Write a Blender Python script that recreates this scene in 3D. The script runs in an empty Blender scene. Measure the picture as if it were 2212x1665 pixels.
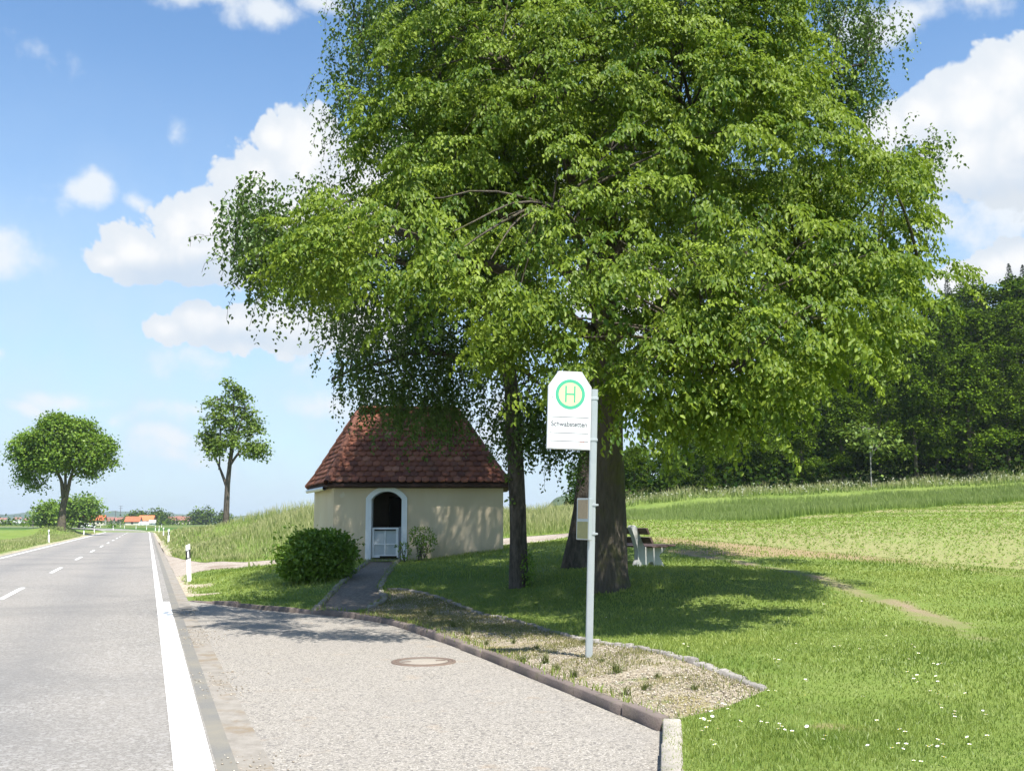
import bpy, bmesh, math, random
import numpy as np
from mathutils import Vector, Matrix, geometry
R = math.radians
rng = np.random.default_rng(7)
random.seed(7)
sc = bpy.context.scene
COL = sc.collection
PI = math.pi

# ------------------------------------------------------------------ camera
FPX, CX, CY, HOR = 2250.0, 1106.0, 832.5, 1127.0     # focal length, centre and horizon in photo units
PITCH = math.atan((HOR - CY) / FPX)
EYE = 1.6
cam_d = bpy.data.cameras.new('camera')
cam_d.sensor_width = 36.0
cam_d.lens = 36.0 * FPX / 2212.0
cam_d.clip_start, cam_d.clip_end = 0.1, 20000
cam = bpy.data.objects.new('camera', cam_d)
cam.location = (0, 0, EYE)
cam.rotation_euler = (R(90) + PITCH, 0, 0)
COL.objects.link(cam)
sc.camera = cam
cp, sp = math.cos(PITCH), math.sin(PITCH)

def ray(x, y):
    u, v = (x - CX) / FPX, -(y - CY) / FPX
    return Vector((u, cp - v * sp, sp + v * cp))

def W(x, y, Y):
    """the place at depth Y that is seen at photo position x, y"""
    d = ray(x, y)
    t = Y / d.y
    return Vector((d.x * t, Y, EYE + d.z * t))

def G0(x, y, z=0.0):
    d = ray(x, y)
    t = (z - EYE) / d.z
    return Vector((d.x * t, d.y * t, z))

# ------------------------------------------------------------------ objects
def tag(o, label=None, cat=None, group=None, kind=None):
    if label: o['label'] = label
    if cat: o['category'] = cat
    if group: o['group'] = group
    if kind: o['kind'] = kind
    return o

def thing(name, loc, label, cat, group=None, rz=0.0):
    o = bpy.data.objects.new(name, None)
    COL.objects.link(o)
    o.location = loc
    o.rotation_euler = (0, 0, rz)
    o.empty_display_size = 0.2
    return tag(o, label, cat, group)

def link(name, me, mat, parent=None):
    o = bpy.data.objects.new(name, me)
    COL.objects.link(o)
    if mat is not None:
        for m in (mat if isinstance(mat, (list, tuple)) else [mat]):
            me.materials.append(m)
    if parent is not None:
        o.parent = parent
    return o

def mesh_np(name, V, F, smooth=False, attrs=None, uv=None):
    V = np.asarray(V, np.float32); F = np.asarray(F, np.int32)
    me = bpy.data.meshes.new(name)
    n, k = F.shape
    me.vertices.add(len(V)); me.vertices.foreach_set('co', V.ravel())
    me.loops.add(n * k); me.loops.foreach_set('vertex_index', F.ravel())
    me.polygons.add(n); me.polygons.foreach_set('loop_start', np.arange(0, n * k, k, dtype=np.int32))
    if smooth: me.polygons.foreach_set('use_smooth', np.ones(n, bool))
    for nm, a in (attrs or {}).items():
        at = me.attributes.new(nm, 'FLOAT', 'POINT')
        at.data.foreach_set('value', np.asarray(a, np.float32).ravel())
    if uv is not None:
        l = me.uv_layers.new(name='UVMap')
        l.data.foreach_set('uv', np.asarray(uv, np.float32)[F.ravel()].ravel())
    me.update(calc_edges=True)
    me.validate()
    return me

def mesh_bm(name, bm, smooth=False):
    me = bpy.data.meshes.new(name)
    bmesh.ops.recalc_face_normals(bm, faces=bm.faces)
    if smooth:
        for f in bm.faces: f.smooth = True
    bm.to_mesh(me); bm.free()
    return me

def add_box(bm, c, s, rot=None, bevel=0.0):
    r = bmesh.ops.create_cube(bm, size=1.0)
    M = Matrix.Translation(c) @ (rot.to_4x4() if rot is not None else Matrix.Identity(4)) @ Matrix.Diagonal((s[0], s[1], s[2], 1))
    bmesh.ops.transform(bm, matrix=M, verts=r['verts'])
    if bevel > 0:
        es = list({e for v in r['verts'] for e in v.link_edges})
        bmesh.ops.bevel(bm, geom=es, offset=bevel, segments=2, affect='EDGES', profile=0.6)
    return bm

def add_prism(bm, poly, d0, d1, M=None):
    """outline (list of (x, z)) drawn out along y from d0 to d1"""
    M = M or Matrix.Identity(4)
    a = [bm.verts.new(M @ Vector((x, d0, z))) for x, z in poly]
    b = [bm.verts.new(M @ Vector((x, d1, z))) for x, z in poly]
    n = len(poly)
    bm.faces.new(a); bm.faces.new(b[::-1])
    for i in range(n):
        bm.faces.new((a[i], b[i], b[(i + 1) % n], a[(i + 1) % n]))
    return bm

def tube_arrays(path, radii, k=8, jitter=0.0):
    P = np.asarray(path, float); n = len(P)
    T = np.gradient(P, axis=0); T /= np.linalg.norm(T, axis=1)[:, None] + 1e-9
    up = np.array([0.0, 0, 1.0]) if abs(T[0, 2]) < 0.9 else np.array([1.0, 0, 0])
    N = np.cross(T, up); N /= np.linalg.norm(N, axis=1)[:, None] + 1e-9
    B = np.cross(T, N)
    a = np.linspace(0, 2 * PI, k, endpoint=False)
    rr = np.asarray(radii, float)[:, None] * (1 + jitter * rng.standard_normal((n, k)))
    V = P[:, None, :] + rr[..., None] * (np.cos(a)[None, :, None] * N[:, None, :] + np.sin(a)[None, :, None] * B[:, None, :])
    i = np.arange(n - 1)[:, None] * k; j = np.arange(k)[None, :]; j2 = (j + 1) % k
    F = np.stack([i + j, i + j2, i + k + j2, i + k + j], -1).reshape(-1, 4)
    return V.reshape(-1, 3), F

class Bag:
    def __init__(s): s.V, s.F, s.A, s.n = [], [], [], 0
    def add(s, V, F, a=None):
        s.V.append(V); s.F.append(F + s.n); s.n += len(V)
        s.A.append(np.zeros(len(V)) if a is None else np.broadcast_to(a, (len(V),)))
    def mesh(s, name, smooth=False):
        return mesh_np(name, np.concatenate(s.V), np.concatenate(s.F), smooth, {'var': np.concatenate(s.A)})

# ------------------------------------------------------------------ materials
class NT:
    def __init__(s, tree): s.t = tree; s.nodes = tree.nodes; s.links = tree.links
    def n(s, typ, ins=None, **kw):
        nd = s.nodes.new(typ)
        for k, v in kw.items(): setattr(nd, k, v)
        for k, v in (ins or {}).items():
            sk = nd.inputs[k]
            if hasattr(v, 'is_output') or isinstance(v, bpy.types.NodeSocket): s.links.new(v, sk)
            elif isinstance(v, bpy.types.Node): s.links.new(v.outputs[0], sk)
            else: sk.default_value = v
        return nd
    def math(s, op, a, b=0.0, c=None, clamp=False):
        nd = s.n('ShaderNodeMath', {0: a, 1: b}, operation=op, use_clamp=clamp)
        if c is not None:
            if isinstance(c, (int, float)): nd.inputs[2].default_value = c
            else: s.links.new(c.outputs[0] if isinstance(c, bpy.types.Node) else c, nd.inputs[2])
        return nd.outputs[0]
    def mix(s, f, a, b, typ='RGBA', blend='MIX'):
        nd = s.n('ShaderNodeMix', data_type='RGBA', blend_type=blend)
        for idx, v in ((0, f), (6, a), (7, b)):
            if isinstance(v, bpy.types.NodeSocket): s.links.new(v, nd.inputs[idx])
            elif isinstance(v, bpy.types.Node): s.links.new(v.outputs[0], nd.inputs[idx])
            else: nd.inputs[idx].default_value = v if idx == 0 else (tuple(v) + (1,))[:4]
        return nd.outputs[2]
    def ramp(s, f, pts, interp='LINEAR'):
        nd = s.n('ShaderNodeValToRGB', {0: f}); r = nd.color_ramp; r.interpolation = interp
        while len(r.elements) < len(pts): r.elements.new(0.5)
        for e, (p, c) in zip(r.elements, pts):
            e.position = p; e.color = (c, c, c, 1) if isinstance(c, (int, float)) else (tuple(c) + (1,))[:4]
        return nd.outputs[0]
    def noise(s, vec, scale, detail=4, rough=0.55, dist=0.0):
        return s.n('ShaderNodeTexNoise', {'Vector': vec, 'Scale': scale, 'Detail': detail, 'Roughness': rough, 'Distortion': dist}).outputs[0]
    def vor(s, vec, scale, feature='F1', out='Distance', rand=1.0):
        return s.n('ShaderNodeTexVoronoi', {'Vector': vec, 'Scale': scale, 'Randomness': rand}, feature=feature).outputs[out]
    def attr(s, name): return s.n('ShaderNodeAttribute', attribute_name=name).outputs['Fac']
    def pos(s): return s.n('ShaderNodeNewGeometry').outputs['Position']
    def obj(s): return s.n('ShaderNodeTexCoord').outputs['Object']

def new_mat(name):
    m = bpy.data.materials.new(name); m.use_nodes = True
    t = NT(m.node_tree); t.nodes.clear()
    out = t.n('ShaderNodeOutputMaterial')
    return m, t, out

def principled(name, color, rough=0.7, spec=0.3, metal=0.0, build=None):
    """build(t) may return (colour socket, bump height socket, bump strength, distance)"""
    m, t, out = new_mat(name)
    b = t.n('ShaderNodeBsdfPrincipled', {'Roughness': rough, 'Specular IOR Level': spec, 'Metallic': metal})
    b.inputs['Base Color'].default_value = (*color, 1)
    if build:
        c, h, st, di = build(t)
        if c is not None: t.links.new(c, b.inputs['Base Color'])
        if h is not None:
            bp = t.n('ShaderNodeBump', {'Strength': st, 'Distance': di, 'Height': h})
            t.links.new(bp.outputs[0], b.inputs['Normal'])
    t.links.new(b.outputs[0], out.inputs[0])
    return m

def leaf_mat(name, dark, light, trans, gloss=0.06, rough=0.4, tmix=0.35, top=None):
    m, t, out = new_mat(name)
    v = t.attr('var')
    c = t.mix(v, dark, light)
    if top is not None:
        c = t.mix(t.attr('hgt'), c, top)
    ct = t.mix(0.75, c, trans)
    d = t.n('ShaderNodeBsdfDiffuse', {'Color': c})
    tr = t.n('ShaderNodeBsdfTranslucent', {'Color': ct})
    mx = t.n('ShaderNodeMixShader', {0: tmix, 1: d.outputs[0], 2: tr.outputs[0]})
    if gloss > 0:
        g = t.n('ShaderNodeBsdfGlossy', {'Color': (1, 1, 1, 1), 'Roughness': rough})
        mx = t.n('ShaderNodeMixShader', {0: gloss, 1: mx.outputs[0], 2: g.outputs[0]})
    t.links.new(mx.outputs[0], out.inputs[0])
    return m
# ------------------------------------------------------------------ terrain
RO = np.array([0.24, 0.0]); RT = np.array([-0.3274, 0.9449]); RN = np.array([0.9449, 0.3274])
def road_n(x, y): return (x - RO[0]) * RN[0] + (y - RO[1]) * RN[1]
def road_s(x, y): return (x - RO[0]) * RT[0] + (y - RO[1]) * RT[1]
def road_p(s, n): return RO + s * RT + n * RN
def sstep(a, b, x):
    t = np.clip((np.asarray(x, float) - a) / (b - a), 0, 1); return t * t * (3 - 2 * t)

ctrl = []
def cpx(x, y, Y, dz=0.0):
    p = W(x, y, Y); ctrl.append((p.x, p.y, p.z + dz))
for s in (-6, 0, 8, 16, 24, 32, 40, 55, 70, 90, 120, 150, 180):
    for n in (0.6, -7, -14, -35): ctrl.append((*road_p(s, n), 0.0))
for p in ((690, 1312), (860, 1335), (1050, 1400), (1260, 1480), (1430, 1548), (520, 1297)): ctrl.append(tuple(G0(*p, 0.1)))
for p in ((1650, 1490), (1290, 1385), (1030, 1315), (1452, 1665)): ctrl.append(tuple(G0(*p, 0.11)))
ctrl += [(1.2, 5, .1), (1, 2, .1), (1, -5, .1), (4, 0, .11), (4, 7, .11), (12, 2, .18), (25, 4, .5), (40, 5, 1.0), (70, 5, 2.0)]
for p in ((830, 1208, 27.5), (720, 1214, 27.4), (1087, 1187, 27.6), (1120, 1267, 20), (1318, 1272, 18.6), (1240, 1225, 22),
          (1400, 1222, 23), (1700, 1235, 20), (2212, 1230, 22), (1450, 1162, 32), (1700, 1187, 27), (1950, 1207, 24.5),
          (1350, 1141, 62), (1800, 1112, 66), (2212, 1085, 70), (1170, 1165, 40), (1250, 1152, 42), (600, 1216, 36.5), (450, 1222, 34),
          (500, 1262, 26), (640, 1262, 23), (1900, 1300, 16.5), (2212, 1300, 17), (2600, 1240, 20)): cpx(*p)
for p in ((600, 1208, 38), (450, 1214, 37)): cpx(*p)
for p in ((660, 1096, 52), (560, 1103, 56), (480, 1113, 62), (420, 1124, 75), (760, 1094, 52), (880, 1092, 52), (1000, 1091, 53), (1100, 1090, 54), (1200, 1088, 56)): cpx(*p, dz=-.62)
for p in ((640, 1150, 44), (520, 1160, 45), (1170, 1128, 47)): cpx(*p, dz=-.3)
for p in ((1400, 1098, 82), (1800, 1072, 82), (2212, 1045, 82)): cpx(*p, dz=-.7)
for p in ((1400, 1070, 96), (1800, 1048, 96), (2212, 1025, 96)): cpx(*p)
ctrl += [(-5, 75, 1.6), (-15, 90, 1.2), (2, 90, 1.7), (-5, 120, 1.0), (-30, 130, .5), (-45, 170, .2), (8, 150, 3), (14, 125, 5.5), (30, 130, 10), (50, 130, 15), (90, 130, 19),
         (15, 180, 6), (35, 180, 13), (60, 180, 20), (100, 180, 22), (80, 60, 5.0), (90, 90, 8), (60, 30, 3.0)]
CT = np.array(ctrl)
_c2 = 9.0
def _phi(ax, ay): return np.sqrt((ax[:, None] - CT[None, :, 0]) ** 2 + (ay[:, None] - CT[None, :, 1]) ** 2 + _c2)
_n = len(CT)
_A = np.zeros((_n + 1, _n + 1)); _A[:_n, :_n] = _phi(CT[:, 0], CT[:, 1]) + 0.02 * np.eye(_n); _A[:_n, _n] = 1; _A[_n, :_n] = 1
_w = np.linalg.solve(_A, np.append(CT[:, 2], 0))
KL = None
def h(x, y):
    x = np.atleast_1d(np.asarray(x, float)); y = np.atleast_1d(np.asarray(y, float))
    out = np.empty(len(x))
    for i in range(0, len(x), 20000):
        out[i:i + 20000] = _phi(x[i:i + 20000], y[i:i + 20000]) @ _w[:_n] + _w[_n]
    n = road_n(x, y)
    k = np.where(n > 0, sstep(0.3, 1.8, n), sstep(7.2, 9, -n))
    out = out * k
    out += k * 0.35 * sstep(38, 60, y) * sstep(4, 12, n) * (np.sin(x * .55 + 1.3 * np.sin(y * .21)) * np.sin(y * .37 + .6 * x) * .35)
    # the bank under the roadside tree on the far side of the road
    out += 1.0 * np.exp(-(((x + 55.0) / 4.5) ** 2 + ((y - 127) / 9.0) ** 2)) * sstep(7.5, 10, -n)
    if KL is not None:
        near = (y < 24) & (x > -9) & (x < 4)
        if near.any():
            dk = dist_line(KL, x[near], y[near])
            kk = sstep(0.0, 1.1, dk)
            out[near] = out[near] * kk + (1 - kk) * .075 * sstep(-6.6, -5.0, x[near])
    e = np.minimum.reduce([sstep(135, 112, x), sstep(195, 170, y), sstep(-105, -80, x)])
    return out * e - 0.14 * (1 - e)
def h1(x, y): return float(h(x, y)[0])
def G(x, y):
    """the point of the ground seen at photo position x, y"""
    d = ray(x, y); lo = 3.0
    Y = np.concatenate([np.arange(3, 60, .02), np.arange(60, 190, .1)])
    t = Y / d.y
    X = d.x * t; Z = EYE + d.z * t
    below = np.nonzero(Z <= h(X, Y))[0]
    i = below[0] if len(below) else len(Y) - 1
    return np.array([X[i], Y[i]])

def dens(poly, step, closed=False):
    P = [np.asarray(p, float)[:2] for p in poly]; out = []
    m = len(P) if closed else len(P) - 1
    for i in range(m):
        a, b = P[i], P[(i + 1) % len(P)]
        k = max(1, int(np.linalg.norm(b - a) / step))
        out += [a + (b - a) * j / k for j in range(k)]
    if not closed: out.append(P[-1])
    return np.array(out)
def smooth_line(P, it=2):
    P = np.asarray(P, float)
    for _ in range(it):
        q = [P[0]]
        for a, b in zip(P[:-1], P[1:]): q += [a * .75 + b * .25, a * .25 + b * .75]
        q.append(P[-1]); P = np.array(q)
    return P
def inside(poly, x, y):
    x = np.asarray(x); y = np.asarray(y); c = np.zeros(x.shape, bool)
    P = np.asarray(poly); j = len(P) - 1
    for i in range(len(P)):
        xi, yi, xj, yj = P[i, 0], P[i, 1], P[j, 0], P[j, 1]
        if yi != yj:
            c ^= ((yi > y) != (yj > y)) & (x < (xj - xi) * (y - yi) / (yj - yi) + xi)
        j = i
    return c
def dist_line(L, x, y):
    x = np.asarray(x, float); y = np.asarray(y, float); d = np.full(x.shape, 1e9)
    for a, b in zip(L[:-1], L[1:]):
        ab = b - a; t = np.clip(((x - a[0]) * ab[0] + (y - a[1]) * ab[1]) / (ab @ ab + 1e-9), 0, 1)
        d = np.minimum(d, np.hypot(x - a[0] - t * ab[0], y - a[1] - t * ab[1]))
    return d

# ------------------------------------------------------------------ lines of the place
G2 = lambda x, y, z=0.1: np.array(G0(x, y, z))[:2]
N_EDGE = 0.62
kerb_line = smooth_line([G2(415, 1287), G2(560, 1304), G2(690, 1314), G2(790, 1324), G2(860, 1336), G2(940, 1363), G2(1050, 1401), G2(1150, 1440), G2(1260, 1481), G2(1340, 1512), G2(1432, 1549)], 2)
kerb_near = np.array([G2(1432, 1549), G2(1430, 1665), (0.72, 3.5), (0.56, 1.0)])
KL = np.concatenate([kerb_line, kerb_near[1:]])
bay_poly = np.concatenate([dens([road_p(road_s(*kerb_line[0]), N_EDGE)], 1) if False else np.array([road_p(road_s(*kerb_line[0]) + .1, N_EDGE)]), kerb_line, kerb_near[1:], np.array([road_p(-1, N_EDGE)])])
edging_line = smooth_line([G2(838, 1291, .11), G2(880, 1292, .12), G2(955, 1300, .12), G2(1030, 1315, .11), G2(1130, 1344, .11), G2(1200, 1362, .11), G2(1290, 1386, .11), G2(1400, 1419, .11), G2(1500, 1450, .11), G2(1655, 1491, .11)], 1)
gravel_poly = np.concatenate([edging_line, [G2(1440, 1550), ], kerb_line[::-1][:int(len(kerb_line) * .72)], ])
path_l = smooth_line([G(796, 1212), G(772, 1229), G(735, 1262), G(694, 1304), G2(680, 1314)], 2)
path_r = smooth_line([G(860, 1212), G(842, 1236), G(825, 1262), G(819, 1279), G(838, 1291), G(800, 1313)], 1)
path_poly = np.concatenate([path_l, [G2(740, 1319)], path_r[::-1]])
tr_up = smooth_line([road_p(61, N_EDGE), G(360, 1199), G(385, 1207), G(430, 1213.5), G(500, 1214.5), G(600, 1207), (-4.0, 40.5), G(1110, 1160), G(1180, 1155), G(1250, 1149), G(1330, 1147)], 1)
tr_dn = smooth_line([road_p(33, N_EDGE), G(385, 1246), G(420, 1236), G(470, 1229), G(540, 1225), G(600, 1217), (-4.0, 37.0), G(1095, 1179), G(1170, 1170), G(1240, 1157), G(1330, 1151)], 1)
track_poly = np.concatenate([tr_up, tr_dn[::-1]])
f_near = [W(1290, 1150, 40), W(1450, 1161, 32), W(1700, 1185, 27.5), W(1950, 1207, 24.5), W(2212, 1231, 22), W(2600, 1246, 20), (45, 14)]
f_far = [(75, 70), W(2212, 1085, 70), W(1800, 1112, 66), W(1500, 1131, 63), W(1270, 1146, 58)]
field_poly = np.array([np.asarray(p)[:2] for p in f_near + f_far])
trail = np.array([G(*p) for p in ((1480, 1196), (1600, 1212), (1720, 1236), (1830, 1270), (1960, 1312), (2080, 1358), (2160, 1405), (2230, 1470))])
margin = np.array([G(*p) for p in ((1300, 1156), (1450, 1168), (1600, 1182), (1720, 1193), (1850, 1203), (2000, 1215), (2212, 1240))])
margin2 = np.array([G(*p) for p in ((1470, 1190), (1560, 1194), (1640, 1199))])
chapel_xy = np.array([W(718, 1200, 27.5)[:2], W(1087, 1187, 27.6)[:2], W(1085, 1187, 31.5)[:2], W(676, 1200, 30.4)[:2]])

# ------------------------------------------------------------------ ground mesh: one constrained triangulation
pts, edges = [], []
def add_line(L, step, closed=False):
    D = dens(L, step, closed); b = len(pts)
    pts.extend([tuple(p) for p in D])
    edges.extend([(b + i, b + i + 1) for i in range(len(D) - 1)])
    if closed: edges.append((b + len(D) - 1, b))
X0, X1, Y0, Y1 = -105.0, 135.0, -6.0, 195.0
add_line([(X0, Y0), (X1, Y0), (X1, Y1), (X0, Y1)], 6.0, True)
add_line([road_p(-3, N_EDGE), road_p(60, N_EDGE)], 0.8); add_line([road_p(60, N_EDGE), road_p(170, N_EDGE)], 4)
add_line([road_p(-3, -6.75), road_p(170, -6.75)], 4)
add_line(bay_poly, 0.3, True)
add_line(gravel_poly, 0.3, True)
add_line(path_poly, 0.3, True)
add_line(track_poly, 0.8, True)
add_line(field_poly, 1.5, True)
def grid(x0, x1, y0, y1, d):
    gx, gy = np.meshgrid(np.arange(x0, x1, d), np.arange(y0, y1, d))
    g = np.stack([gx.ravel(), gy.ravel()], 1) + rng.uniform(-.2, .2, (gx.size, 2)) * d
    return g
g1 = grid(-10, 13, 3, 33, .4); g1 = g1[np.abs(g1[:, 0]) < 1.5 + .58 * g1[:, 1]]
g2 = grid(-34, 44, -5, 86, 1.1); g2 = g2[~((g2[:, 0] > -10) & (g2[:, 0] < 13) & (g2[:, 1] > 3) & (g2[:, 1] < 33) & (np.abs(g2[:, 0]) < 1.5 + .58 * g2[:, 1]))]
g3 = grid(X0 + 2, X1 - 2, Y0 + 2, Y1 - 2, 4.0); g3 = g3[~((g3[:, 0] > -34) & (g3[:, 0] < 44) & (g3[:, 1] > -5) & (g3[:, 1] < 86))]
gg = np.concatenate([g1, g2, g3])
rn = road_n(gg[:, 0], gg[:, 1])
gg = gg[~((rn < N_EDGE + .15) & (rn > -6.9))]
pts.extend([tuple(p) for p in gg])
vo, eo, fo, *_ = geometry.delaunay_2d_cdt([Vector(p) for p in pts], edges, [], 0, 1e-5)
PV = np.array([tuple(v) for v in vo]); PF = np.array([f for f in fo if len(f) == 3])
cen = PV[PF].mean(1)
cn = road_n(cen[:, 0], cen[:, 1]); cs = road_s(cen[:, 0], cen[:, 1])
zone = np.zeros(len(PF), int)                       # 0 grass land
zone[inside(field_poly, cen[:, 0], cen[:, 1])] = 5
zone[inside(track_poly, cen[:, 0], cen[:, 1])] = 4
zone[inside(gravel_poly, cen[:, 0], cen[:, 1])] = 2
zone[inside(path_poly, cen[:, 0], cen[:, 1])] = 3
zone[inside(bay_poly, cen[:, 0], cen[:, 1])] = 1
zone[(cn < N_EDGE) & (cn > -6.75) & (cs < 170) & (cs > -3)] = 9

def bare_at(x, y):
    b = (1.08 * np.exp(-(dist_line(trail, x, y) / .19) ** 2) + .25 * np.exp(-(dist_line(trail, x, y) / .45) ** 2)) * sstep(10.5, 14.5, y) * (.82 + .18 * np.sin(y * 1.9 + 2.1 * np.sin(y * .8)))
    return np.clip(b, 0, 1)
spot = G(2215 / 1.256 + 0, 1965 / 1.256)            # the scorched patch in the near lawn
def dry_at(x, y):
    d = np.exp(-(dist_line(margin, x, y) / 1.0) ** 2) * (.35 + .65 * sstep(10.5, 6.0, x)) + .8 * np.exp(-(dist_line(margin2, x, y) / .45) ** 2)
    d += np.exp(-(np.hypot((x - spot[0]) / .22, (y - spot[1]) / .16)) ** 2)
    d += .25 * np.exp(-(dist_line(trail, x, y) / .7) ** 2) * sstep(9, 14, y)
    return np.clip(d, 0, 1)
stone_c = [G2(398, 1262, .03), G2(425, 1280, .05), G2(385, 1238, 0.02)]
def stony_at(x, y):
    s = np.zeros(np.shape(x))
    for c, r in zip(stone_c, (.75, .55, .5)): s = np.maximum(s, np.exp(-(np.hypot(x - c[0], y - c[1]) / r) ** 4))
    n = road_n(np.asarray(x), np.asarray(y))
    s = np.maximum(s, .8 * np.exp(-((n - .62) / .32) ** 2) * (np.asarray(y) > 23))
    s = np.maximum(s, .8 * np.exp(-((n + 6.9) / .4) ** 2))
    return np.clip(s, 0, 1)

def zone_mesh(name, z, zfun, mat, kind='structure', attrs=None, smooth=True):
    F = PF[np.isin(zone, z)]
    u, inv = np.unique(F.ravel(), return_inverse=True)
    P = PV[u]
    V = np.column_stack([P, zfun(P[:, 0], P[:, 1])])
    at = {k: f(P[:, 0], P[:, 1]) for k, f in (attrs or {}).items()}
    o = link(name, mesh_np(name, V, inv.reshape(-1, 3), smooth, at), mat)
    return tag(o, kind=kind)
# ------------------------------------------------------------------ light and sky
SUN_EL, SUN_AZ = R(62), R(152)                       # azimuth clockwise from +Y
to_sun = Vector((math.sin(SUN_AZ) * math.cos(SUN_EL), math.cos(SUN_AZ) * math.cos(SUN_EL), math.sin(SUN_EL)))
sd = bpy.data.lights.new('sun', 'SUN'); sd.energy = 4.75; sd.angle = R(.53); sd.color = (1, .96, .89)
so = bpy.data.objects.new('sun', sd); COL.objects.link(so); so.location = (20, -40, 80)
so.rotation_euler = (-to_sun).to_track_quat('-Z', 'Y').to_euler()

def azel(x, y):
    d = ray(x, y)
    return math.atan2(d.x, d.y), math.atan2(d.z, math.hypot(d.x, d.y))
PXA = 1 / FPX
#        x    y    rx   ry  weight       cumulus heads, crisp
CUM = [(655, 320, 110, 105, 1), (590, 300, 60, 52, 1), (545, 400, 95, 100, 1), (455, 470, 105, 75, 1), (390, 500, 95, 80, 1), (300, 545, 105, 68, 1),
       (240, 566, 55, 36, 1), (480, 560, 190, 70, 1), (660, 500, 200, 150, 1), (820, 420, 200, 160, 1),
       (440, 700, 75, 52, 1), (520, 712, 90, 60, 1), (360, 715, 60, 36, 1), (620, 705, 130, 75, 1), (760, 700, 140, 80, 1),
       (2110, 230, 150, 100, 1), (2190, 170, 120, 90, 1), (1990, 245, 105, 62, 1), (2240, 320, 190, 140, 1), (2080, 330, 130, 90, 1), (1930, 280, 80, 60, 1),
       (2150, 575, 55, 42, 1), (2195, 560, 55, 50, 1), (2085, 590, 50, 30, 1), (2060, 610, 60, 36, 1),
       (1350, 620, 160, 110, 1), (1290, 420, 120, 70, .9)]
WISP = [(560, 40, 130, 50, .85), (440, 8, 110, 34, .8), (690, 20, 90, 40, .7), (1990, 30, 140, 58, .75), (2120, 0, 100, 50, .6), (190, 410, 58, 34, .7), (300, 424, 46, 16, .5), (90, 400, 36, 22, .22), (90, 440, 30, 20, .2),
        (-10, 545, 60, 36, .35), (-5, 755, 22, 30, .7), (150, 858, 82, 30, .8), (80, 880, 50, 16, .5), (225, 918, 26, 26, .5), (400, 880, 95, 28, .5), (340, 950, 66, 20, .4),
        (470, 800, 150, 40, .45), (680, 885, 95, 40, .45), (660, 942, 36, 22, .35), (440, 990, 130, 26, .22), (560, 620, 90, 30, .4), (2150, 440, 170, 90, .75), (330, 810, 40, 20, .2),
        (60, 90, 40, 24, .15), (370, 300, 14, 34, .16), (1020, 900, 200, 70, .4)]
SHADE = [(430, 610, 240, 60, .9), (660, 600, 200, 80, .9), (2160, 440, 190, 95, 1), (2200, 330, 110, 70, .5), (560, 750, 170, 45, .7), (300, 585, 100, 30, .5)]
wd = bpy.data.worlds.new('World'); sc.world = wd; wd.use_nodes = True
t = NT(wd.node_tree); t.nodes.clear()
wout = t.n('ShaderNodeOutputWorld')
sky = t.n('ShaderNodeTexSky', sky_type='NISHITA', sun_disc=False, sun_elevation=SUN_EL, sun_rotation=SUN_AZ, altitude=450.0, air_density=1.0, dust_density=1.6, ozone_density=1.6)
dirv = t.n('ShaderNodeTexCoord').outputs['Generated']
sep = t.n('ShaderNodeSeparateXYZ', {0: dirv})
az = t.math('ARCTAN2', sep.outputs[0], sep.outputs[1])
el = t.math('ARCSINE', sep.outputs[2])
ae = t.n('ShaderNodeCombineXYZ', {0: az, 1: el, 2: 0.0}).outputs[0]
n1 = t.n('ShaderNodeTexNoise', {'Vector': ae, 'Scale': 11.0, 'Detail': 7.0, 'Roughness': .58}, noise_dimensions='2D')
nw = t.n('ShaderNodeTexNoise', {'Vector': ae, 'Scale': 7.0, 'Detail': 3.0, 'Roughness': .5}, noise_dimensions='2D')
wv = t.n('ShaderNodeVectorMath', {0: nw.outputs[1], 1: (.5, .5, .5)}, operation='SUBTRACT')
wv = t.n('ShaderNodeVectorMath', {0: wv.outputs[0], 3: .05}, operation='SCALE')
aew = t.n('ShaderNodeVectorMath', {0: ae, 1: wv.outputs[0]}, operation='ADD').outputs[0]
vb = t.n('ShaderNodeTexVoronoi', {'Vector': aew, 'Scale': 30.0, 'Detail': 3.0, 'Roughness': .55, 'Randomness': 1.0}, voronoi_dimensions='2D', feature='F1')
bil = t.math('SUBTRACT', .55, vb.outputs['Distance'])
nz = t.math('SUBTRACT', n1.outputs[0], .5)
def field(blobs, vec):
    acc = None
    for x, y, rx, ry, w in blobs:
        a, e = azel(x, y)
        q = t.n('ShaderNodeVectorMath', {0: vec, 1: (a, e, 0)}, operation='SUBTRACT').outputs[0]
        q = t.n('ShaderNodeVectorMath', {0: q, 1: (1 / (rx * PXA), 1 / (ry * PXA), 0)}, operation='MULTIPLY').outputs[0]
        l = t.n('ShaderNodeVectorMath', {0: q}, operation='LENGTH').outputs[1]
        v = t.math('MULTIPLY_ADD', l, -w, w)
        acc = v if acc is None else t.math('SMOOTH_MAX' if False else 'MAXIMUM', acc, v)
    return acc
def soft(v, a, b):
    nd = t.n('ShaderNodeMapRange', {'Value': v, 'From Min': a, 'From Max': b}, interpolation_type='SMOOTHSTEP'); return nd.outputs[0]
cum = field(CUM, ae)
cd = t.math('ADD', t.math('MULTIPLY_ADD', nz, .55, cum), t.math('MULTIPLY', bil, .38))
cmask0 = soft(t.math('ADD', cd, .07), -.01, .15)
core = soft(cd, .12, .85)
wis = field(WISP, aew)
wdn = t.math('MULTIPLY_ADD', nz, 2.3, wis)
wmask = t.math('MULTIPLY', soft(t.math('ADD', wdn, .04), 0.0, .7), .9)
shd = field(SHADE, aew)
sh = t.math('MULTIPLY', soft(t.math('MULTIPLY_ADD', nz, 1.5, shd), -.15, .75), .8)
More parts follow.
